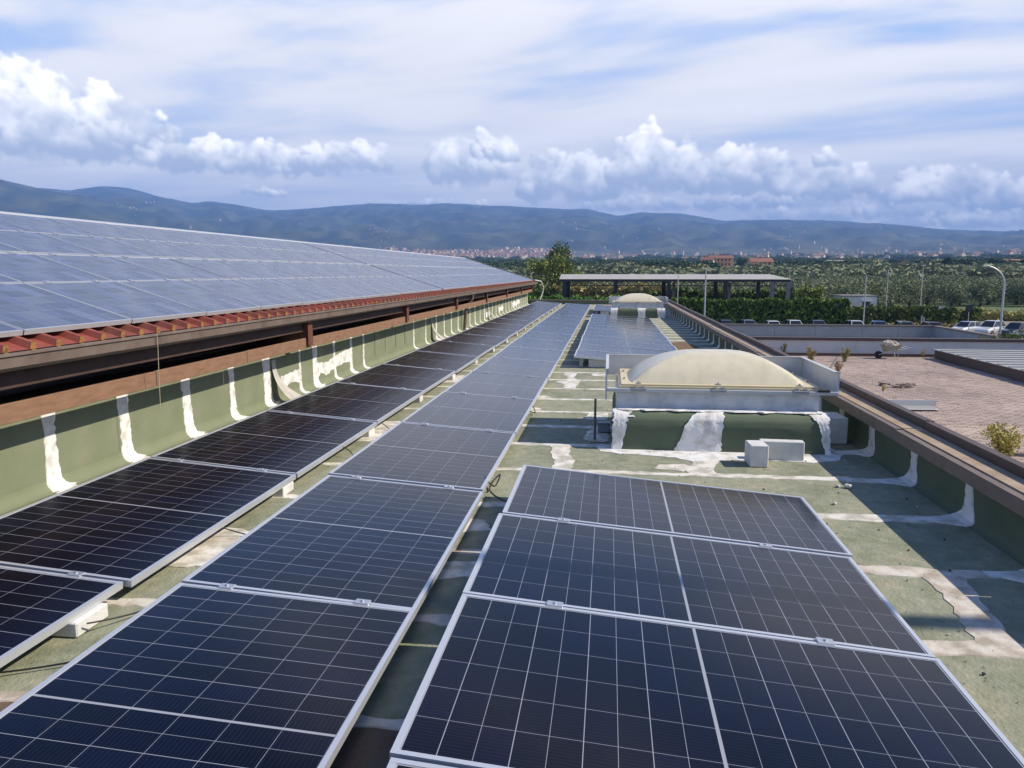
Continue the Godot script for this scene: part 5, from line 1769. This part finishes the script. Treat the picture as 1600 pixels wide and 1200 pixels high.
	# scraps and planks
	for k2 in 3:
		s = st()
		for i in 12:
			var t := Transform3D(Basis.from_euler(Vector3(rng.randf_range(-0.3, 0.3), rng.randf() * 3, rng.randf_range(-0.3, 0.3))), Vector3(rng.randf_range(-0.6, 0.6), rng.randf_range(0.0, 0.10), rng.randf_range(-0.3, 0.3)))
			box(s, Vector3(-0.18, -0.015, -0.05), Vector3(0.18, 0.015, 0.05), t)
		var o := obj("scrap_heap", s.commit(), [mat([0.20, 0.12, 0.09], 0.9), mat([0.16, 0.12, 0.10], 0.9), mat([0.27, 0.17, 0.13], 0.9)][k2])
		o.position = V([9.3, 11.35, 9.35][k2], T + 0.02, [36.6, 32.2, 20.6][k2])
		meta(o, ["low heap of brown scraps on the pavers by the near weeds", "dark scrap lying alone on the open pavers", "broken reddish tiles beside the leafy weed at the parapet"][k2], "rubble")
		o.set_meta("kind", "stuff")
	var pl := thing("leaning_plank", "short grey plank propped up near the deflector of the skylight", "plank", V(9.55, T, 35.6), 0.5)
	obj("board", bx(Vector3(-0.05, 0.0, -0.02), Vector3(0.05, 1.0, 0.02)), mat([0.3, 0.27, 0.24], 0.9), pl)
	pl.rotation.z = -0.7
	# weeds
	var weed := func(label: String, x: float, d: float, h: float, w2: float, n: int, c0: Array, c1: Array, y := -2.88) -> void:
		var o := thing("weed", label, "weed", V(x, y, d))
		var fo := st()
		var stm := st()
		for i in maxi(4, n / 60):
			var a := rng.randf() * TAU
			var e := Vector3(cos(a) * w2 * rng.randf_range(0.1, 0.5), h * rng.randf_range(0.55, 1.0), sin(a) * w2 * rng.randf_range(0.1, 0.5))
			tube(stm, [Vector3(cos(a), 0, sin(a)) * 0.03, e * 0.55 + Vector3(0, 0.05, 0), e], 0.008, 0.003, 4)
			for j in 60:
				var t := pow(rng.randf(), 0.7)
				var q2 := rng.randf()
				fo.set_color(Color(lerpf(c0[0], c1[0], q2), lerpf(c0[1], c1[1], q2), lerpf(c0[2], c1[2], q2)))
				leaf(fo, e * t + Vector3(rng.randfn(), rng.randfn() * 0.6, rng.randfn()) * w2 * 0.09, h * rng.randf_range(0.035, 0.075), Color(lerpf(c0[0], c1[0], q2), lerpf(c0[1], c1[1], q2), lerpf(c0[2], c1[2], q2)), 0.4)
		obj("foliage", fo.commit(), M.leaf, o)
		obj("stem", stm.commit(), M.bark, o)
	var y0 := [0.24, 0.22, 0.05]
	var y1 := [0.44, 0.38, 0.13]
	weed.call("leafy yellow green weed growing beside the parapet at the right", 9.75, 20.2, 0.80, 1.05, 1100, y0, y1)
	weed.call("straw coloured dry weed right of the leafy yellow green weed", 10.7, 20.3, 0.75, 0.8, 700, [0.26, 0.20, 0.10], [0.38, 0.31, 0.17])
	weed.call("small green weed alone on the open pavers", 10.45, 31.0, 0.32, 0.3, 240, y0, y1)
	weed.call("dry yellow weed nearest the skylight corner on the terrace", 9.85, 39.5, 0.95, 0.6, 400, [0.20, 0.16, 0.06], [0.32, 0.26, 0.12])
	weed.call("dry yellow weed midway between the skylight and the wheelbarrow", 11.95, 41.2, 0.85, 0.5, 400, [0.18, 0.16, 0.05], [0.32, 0.26, 0.12])
	weed.call("thin dark weed against the white terrace wall", 9.55, 44.05, 0.8, 0.4, 240, [0.10, 0.10, 0.05], [0.2, 0.17, 0.09])
	weed.call("small weed left of the metal roof corner", 16.7, 43.9, 0.5, 0.3, 240, y0, y1)
	weed.call("brown dry weed low beside the leaning plank", 10.2, 36.0, 0.7, 0.5, 300, [0.20, 0.13, 0.07], [0.30, 0.2, 0.12])
	for k3 in 4:
		weed.call("dense green shrub behind the metal roof, %s from the left" % ORD[k3], 21.9 + k3 * 1.5, 47.3 + (k3 % 2) * 0.5, [1.35, 1.6, 1.45, 1.3][k3], 1.9, 2200, [0.05, 0.075, 0.022], [0.14, 0.16, 0.06], -3.3)

# ---------------------------------------------------------------- cars, lamps, signs
func car_meshes() -> void:
	if cache.has("car"): return
	var c := {}
	# lower body: [z, bottom, top, half width], front at +z
	var stn := [[-2.02, 0.42, 0.70, 0.70], [-1.97, 0.30, 0.86, 0.80], [-1.7, 0.22, 0.93, 0.85], [-0.6, 0.20, 0.95, 0.87], [0.6, 0.20, 0.94, 0.87], [1.05, 0.20, 0.90, 0.86], [1.7, 0.22, 0.78, 0.82], [1.98, 0.28, 0.66, 0.74], [2.06, 0.40, 0.55, 0.62]]
	var s := st()
	var ring := func(q: Array) -> Array:
		return [Vector3(-q[3] * 0.92, q[1], q[0]), Vector3(-q[3], lerpf(q[1], q[2], 0.35), q[0]), Vector3(-q[3] * 0.98, lerpf(q[1], q[2], 0.75), q[0]), Vector3(-q[3] * 0.86, q[2], q[0]), Vector3(q[3] * 0.86, q[2] , q[0]), Vector3(q[3] * 0.98, lerpf(q[1], q[2], 0.75), q[0]), Vector3(q[3], lerpf(q[1], q[2], 0.35), q[0]), Vector3(q[3] * 0.92, q[1], q[0])]
	for i in stn.size() - 1:
		var a: Array = ring.call(stn[i])
		var b: Array = ring.call(stn[i + 1])
		for k in 8:
			var k2 := (k + 1) % 8
			face(s, [a[k], a[k2], b[k2], b[k]], (a[k] + b[k2]) * 0.5 - Vector3(0, 0.5, (stn[i][0] + stn[i + 1][0]) * 0.5))
	face(s, ring.call(stn[0]), Vector3(0, 0, -1))
	face(s, ring.call(stn[-1]), Vector3(0, 0, 1))
	# cabin with pillars
	var lo := [Vector3(-0.76, 0.90, -1.78), Vector3(0.76, 0.90, -1.78), Vector3(0.76, 0.88, 1.02), Vector3(-0.76, 0.88, 1.02)]
	var hi := [Vector3(-0.58, 1.44, -1.32), Vector3(0.58, 1.44, -1.32), Vector3(0.58, 1.46, 0.22), Vector3(-0.58, 1.46, 0.22)]
	for k in 4:
		face(s, [lo[k], lo[(k + 1) % 4], hi[(k + 1) % 4], hi[k]], (lo[k] + lo[(k + 1) % 4]) * Vector3(1, 0, 1) + Vector3(0, 0.2, 0.4 if k != 2 else 0.0))
	var top := [Vector3(-0.48, 1.485, -1.18), Vector3(0.48, 1.485, -1.18), Vector3(0.48, 1.50, 0.08), Vector3(-0.48, 1.50, 0.08)]
	face(s, top, Vector3.UP)
	for k in 4:
		face(s, [hi[k], hi[(k + 1) % 4], top[(k + 1) % 4], top[k]], Vector3(0, 1, 0) + (hi[k] + hi[(k + 1) % 4]) * Vector3(0.5, 0, 0.5))
	c.body = s.commit()
	var pane := func(a: Vector3, b: Vector3, cc: Vector3, d: Vector3, n: Vector3) -> Mesh:
		var m := (a + b + cc + d) * 0.25
		var ss := st()
		var p := []
		for q in [a, b, cc, d]: p.append(m.lerp(q, 0.90) + n.normalized() * 0.008)
		face(ss, p, n)
		return ss.commit()
	c.windscreen = pane.call(lo[2], lo[3], hi[3], hi[2], Vector3(0, 0.8, 0.6))
	c.rear_window = pane.call(lo[0], lo[1], hi[1], hi[0], Vector3(0, 0.6, -0.8))
	c.side = []
	for sg in [-1.0, 1.0]:
		var L0: Vector3 = lo[0] if sg < 0 else lo[1]
		var L1: Vector3 = lo[3] if sg < 0 else lo[2]
		var H0: Vector3 = hi[0] if sg < 0 else hi[1]
		var H1: Vector3 = hi[3] if sg < 0 else hi[2]
		c.side.append(pane.call(L0, L0.lerp(L1, 0.5), H0.lerp(H1, 0.45), H0, Vector3(sg, 0.3, 0)))
		c.side.append(pane.call(L0.lerp(L1, 0.5), L1, H1, H0.lerp(H1, 0.45), Vector3(sg, 0.3, 0)))
	c.tyre = pipe([Vector3(-0.1, 0, 0), Vector3(0.1, 0, 0)], 0.31, 0.31, 18)
	c.rim = pipe([Vector3(-0.106, 0, 0), Vector3(0.106, 0, 0)], 0.19, 0.19, 12)
	s = st()
	cbox(s, Vector3(-0.16, -0.07, -0.10), Vector3(0.16, 0.07, 0.06), 0.02)
	c.headlight = s.commit()
	s = st()
	cbox(s, Vector3(-0.70, -0.05, -0.03), Vector3(0.70, 0.06, 0.05), 0.02)
	c.bumper = s.commit()
	s = st()
	cbox(s, Vector3(-0.09, -0.05, -0.05), Vector3(0.09, 0.07, 0.05), 0.02)
	c.mirror = s.commit()
	cache.car = c

func car(label: String, x: float, d: float, turn: float, paint: Array, sy := 1.0, sl := 1.0, y := GROUND + 0.01) -> void:
	car_meshes()
	var c: Dictionary = cache.car
	var o := thing("parked_car", label, "car", V(x, y, d), turn, "parked cars")
	var m := mat(paint, 0.3, 0.15)
	m.clearcoat_enabled = true
	m.clearcoat = 0.8
	m.clearcoat_roughness = 0.08
	obj("body", c.body, m, o)
	obj("windscreen", c.windscreen, M.glass_dark, o)
	obj("rear_window", c.rear_window, M.glass_dark, o)
	for q in c.side: obj("side_window", q, M.glass_dark, o)
	for sg in [-1.0, 1.0]:
		for z in [-1.25, 1.28]:
			var w := obj("wheel", c.tyre, M.tyre, o)
			w.position = Vector3(sg * 0.78, 0.31, z)
			obj("rim", c.rim, M.rim, w)
		var h := obj("headlight", c.headlight, M.lamp, o)
		h.position = Vector3(sg * 0.58, 0.60, 1.93)
		h = obj("tail_light", c.headlight, M.taillamp, o)
		h.position = Vector3(sg * 0.62, 0.72, -1.93)
		h = obj("mirror", c.mirror, m, o)
		h.position = Vector3(sg * 0.95, 0.97, 0.72)
	var b := obj("bumper", c.bumper, M.black, o)
	b.position = Vector3(0, 0.36, 2.02)
	b = obj("bumper", c.bumper, M.black, o)
	b.position = Vector3(0, 0.42, -1.98)
	o.scale = Vector3(1, sy, sl)

func lamp_post(label: String, u: float, d: float, top: float, r: float, curved := false, head := true) -> void:
	var x := at_u(u, d)
	var o := thing("lamp_post", label, "lamp post", V(x, GROUND, d))
	var h := top - GROUND
	if curved:
		var pts := [Vector3(0, 0, 0), Vector3(0, h * 0.5, 0), Vector3(0, h * 0.74, 0)]
		for k in 7:
			var a := (k + 1) / 7.0 * PI * 0.44
			pts.append(Vector3(-2.0 * (1.0 - cos(a)), h * 0.74 + (h * 0.26) * sin(a), 0))
		obj("pole", pipe(pts, r, r * 0.7, 8), M.pole, o)
		var s := st()
		cbox(s, Vector3(-2.25, h * 0.993, -0.14), Vector3(-1.55, h * 0.993 + 0.12, 0.14), 0.03)
		obj("lamp_head", s.commit(), M.lampwhite, o)
	else:
		obj("pole", pipe([Vector3.ZERO, Vector3(0, h, 0)], r, r * 0.65, 8), M.pole, o)
		if head:
			var s := st()
			cbox(s, Vector3(-0.16, h, -0.30), Vector3(0.16, h + 0.13, 0.42), 0.03)
			obj("lamp_head", s.commit(), M.lampwhite, o)
	var f := st()
	cbox(f, Vector3(-0.2, 0, -0.2), Vector3(0.2, 0.25, 0.2), 0.03)
	obj("foot", f.commit(), M.concrete, o)

func car_park() -> void:
	rng.seed = 121
	var X := func(u: float, d: float) -> float: return at_u(u, d)
	var rowd := 92.5
	var cs := [[1137, "dark blue car, first from the left in the row before the hedge", [0.03, 0.045, 0.08], 0.0], [1173, "dark blue car with a pale roof, second from the left before the hedge", [0.16, 0.18, 0.24], 0.15], [1208, "white small car, third from the left before the hedge", [0.62, 0.62, 0.60], PI], [1246, "white car with a dark windscreen, fourth from the left before the hedge", [0.62, 0.63, 0.64], 0.05], [1284, "slate blue car, fifth from the left before the hedge", [0.10, 0.12, 0.17], 0.0], [1343, "white car standing beside the slim pole before the hedge", [0.62, 0.64, 0.68], 0.05], [1377, "bright blue car before the hedge", [0.05, 0.14, 0.28], -0.1], [1417, "grey green car with a dark rear window near the row end", [0.12, 0.14, 0.14], PI], [1456, "dark brown car at the right end of the row", [0.08, 0.07, 0.065], PI]]
	for c in cs:
		car(c[1], X.call(c[0], rowd), rowd + rng.randf_range(-0.4, 0.4), c[3], c[2], 1.05, 1.0)
	car("silver hatchback parked at an angle beyond the grey wall's corner", X.call(1517, 94.0), 94.0, -0.95, [0.46, 0.50, 0.56], 1.0, 1.0)
	car("white off-road car with black trim beside the curved lamp post", X.call(1556, 92.0), 92.0, -0.9, [0.66, 0.66, 0.65], 1.16, 1.0)
	car("black car at the right edge beside the white off-road car", X.call(1596, 90.5), 90.5, -0.9, [0.015, 0.016, 0.018], 1.08, 1.05)
	car("dark teal car nearer to us behind the green shrubs", X.call(1592, 76.0), 76.0, -1.2, [0.03, 0.055, 0.06], 1.0, 1.05)
	lamp_post("straight pale lamp post rising behind the parapet beside the shed", 1103, 88.0, 1.95, 0.10)
	lamp_post("thin grey post left of the pale lamp post", 1060, 96.0, 1.45, 0.07, false, false)
	lamp_post("slim grey pole standing in front of the hut", 1354, 95.0, 1.35, 0.08, false, false)
	lamp_post("tall slim pole right of the hut", 1388, 118.0, 2.0, 0.08, false, false)
	lamp_post("tall slim lamp post beside the small orange house", 1442, 118.0, 2.5, 0.08)
	lamp_post("tall curved arm lamp post behind the parked white off-road car", 1571, 87.0, 2.25, 0.12, true)
	lamp_post("distant pale pole above the shed's right end", 1234, 150.0, 2.6, 0.07, false, false)
	# post just right of the view whose shadow falls across the panels and the roof
	var o := thing("lamp_post", "lamp post out of view at the right whose shadow bar crosses the panels", "lamp post", V(8.9, -2.88, 3.86))
	obj("pole", pipe([Vector3.ZERO, Vector3(0, 11.5, 0)], 0.085, 0.075, 10), M.pole, o)
	obj("foot", bx(Vector3(-0.3, -2.5, -0.3), Vector3(0.3, 0.0, 0.3)), M.concrete, o)
	# round sign
	var x: float = X.call(1519, 99.0)
	o = thing("road_sign", "small round dark road sign on a post beside the lane", "road sign", V(x, GROUND, 99.0))
	obj("post", pipe([Vector3.ZERO, Vector3(0, 2.9, 0)], 0.04, 0.04, 6), M.pole, o)
	obj("plate", pipe([Vector3(0, 2.75, 0.05), Vector3(0, 2.75, 0.07)], 0.42, 0.42, 20), mat([0.03, 0.03, 0.035], 0.5), o)
	x = X.call(1475, 100.0)
	o = thing("sign_board", "white and blue notice board at the end of the hedge", "sign", V(x, GROUND, 100.0))
	obj("board", bx(Vector3(-0.5, 1.4, 0), Vector3(0.5, 2.9, -0.06)), M.lampwhite, o)
	obj("blue_band", bx(Vector3(-0.5, 1.5, 0.004), Vector3(0.5, 2.0, 0.002)), mat([0.08, 0.25, 0.42], 0.5), o)
	obj("post", pipe([Vector3(-0.4, 0, -0.08), Vector3(-0.4, 2.8, -0.08)], 0.04, 0.04, 6), M.pole, o)
	obj("post", pipe([Vector3(0.4, 0, -0.08), Vector3(0.4, 2.8, -0.08)], 0.04, 0.04, 6), M.pole, o)
	for k in 2:
		o = thing("marker_post", ["white marker post in the scrub left of the notice board", "second white marker post just right of the other one"][k], "post", V(X.call(1443.0 + k * 3.5, 98.5), GROUND, 98.0))
		obj("stake", bx(Vector3(-0.05, 0, -0.05), Vector3(0.05, 1.9 - 0.2 * k, 0.05)), M.lampwhite, o)
		obj("cap", bx(Vector3(-0.07, 1.9 - 0.2 * k, -0.07), Vector3(0.07, 1.96 - 0.2 * k, 0.07)), M.concrete, o)

func _ready() -> void:
	camera_and_light()
	materials()
	land()
	cache.clamp = clamp_mesh()
	flat_roof()
	hall()
	terrace()
	shed()
	hut()
	skylight("near cream domed roof skylight with white wind deflectors on a green sealed base", V(0.05, 0, 7.11), true)
	skylight("far cream domed roof skylight near the end of the flat roof", V(0.06, 0, 28.2), false)
	panel_rows()
	houses()
	greenery()
	car_park()
	small_things()
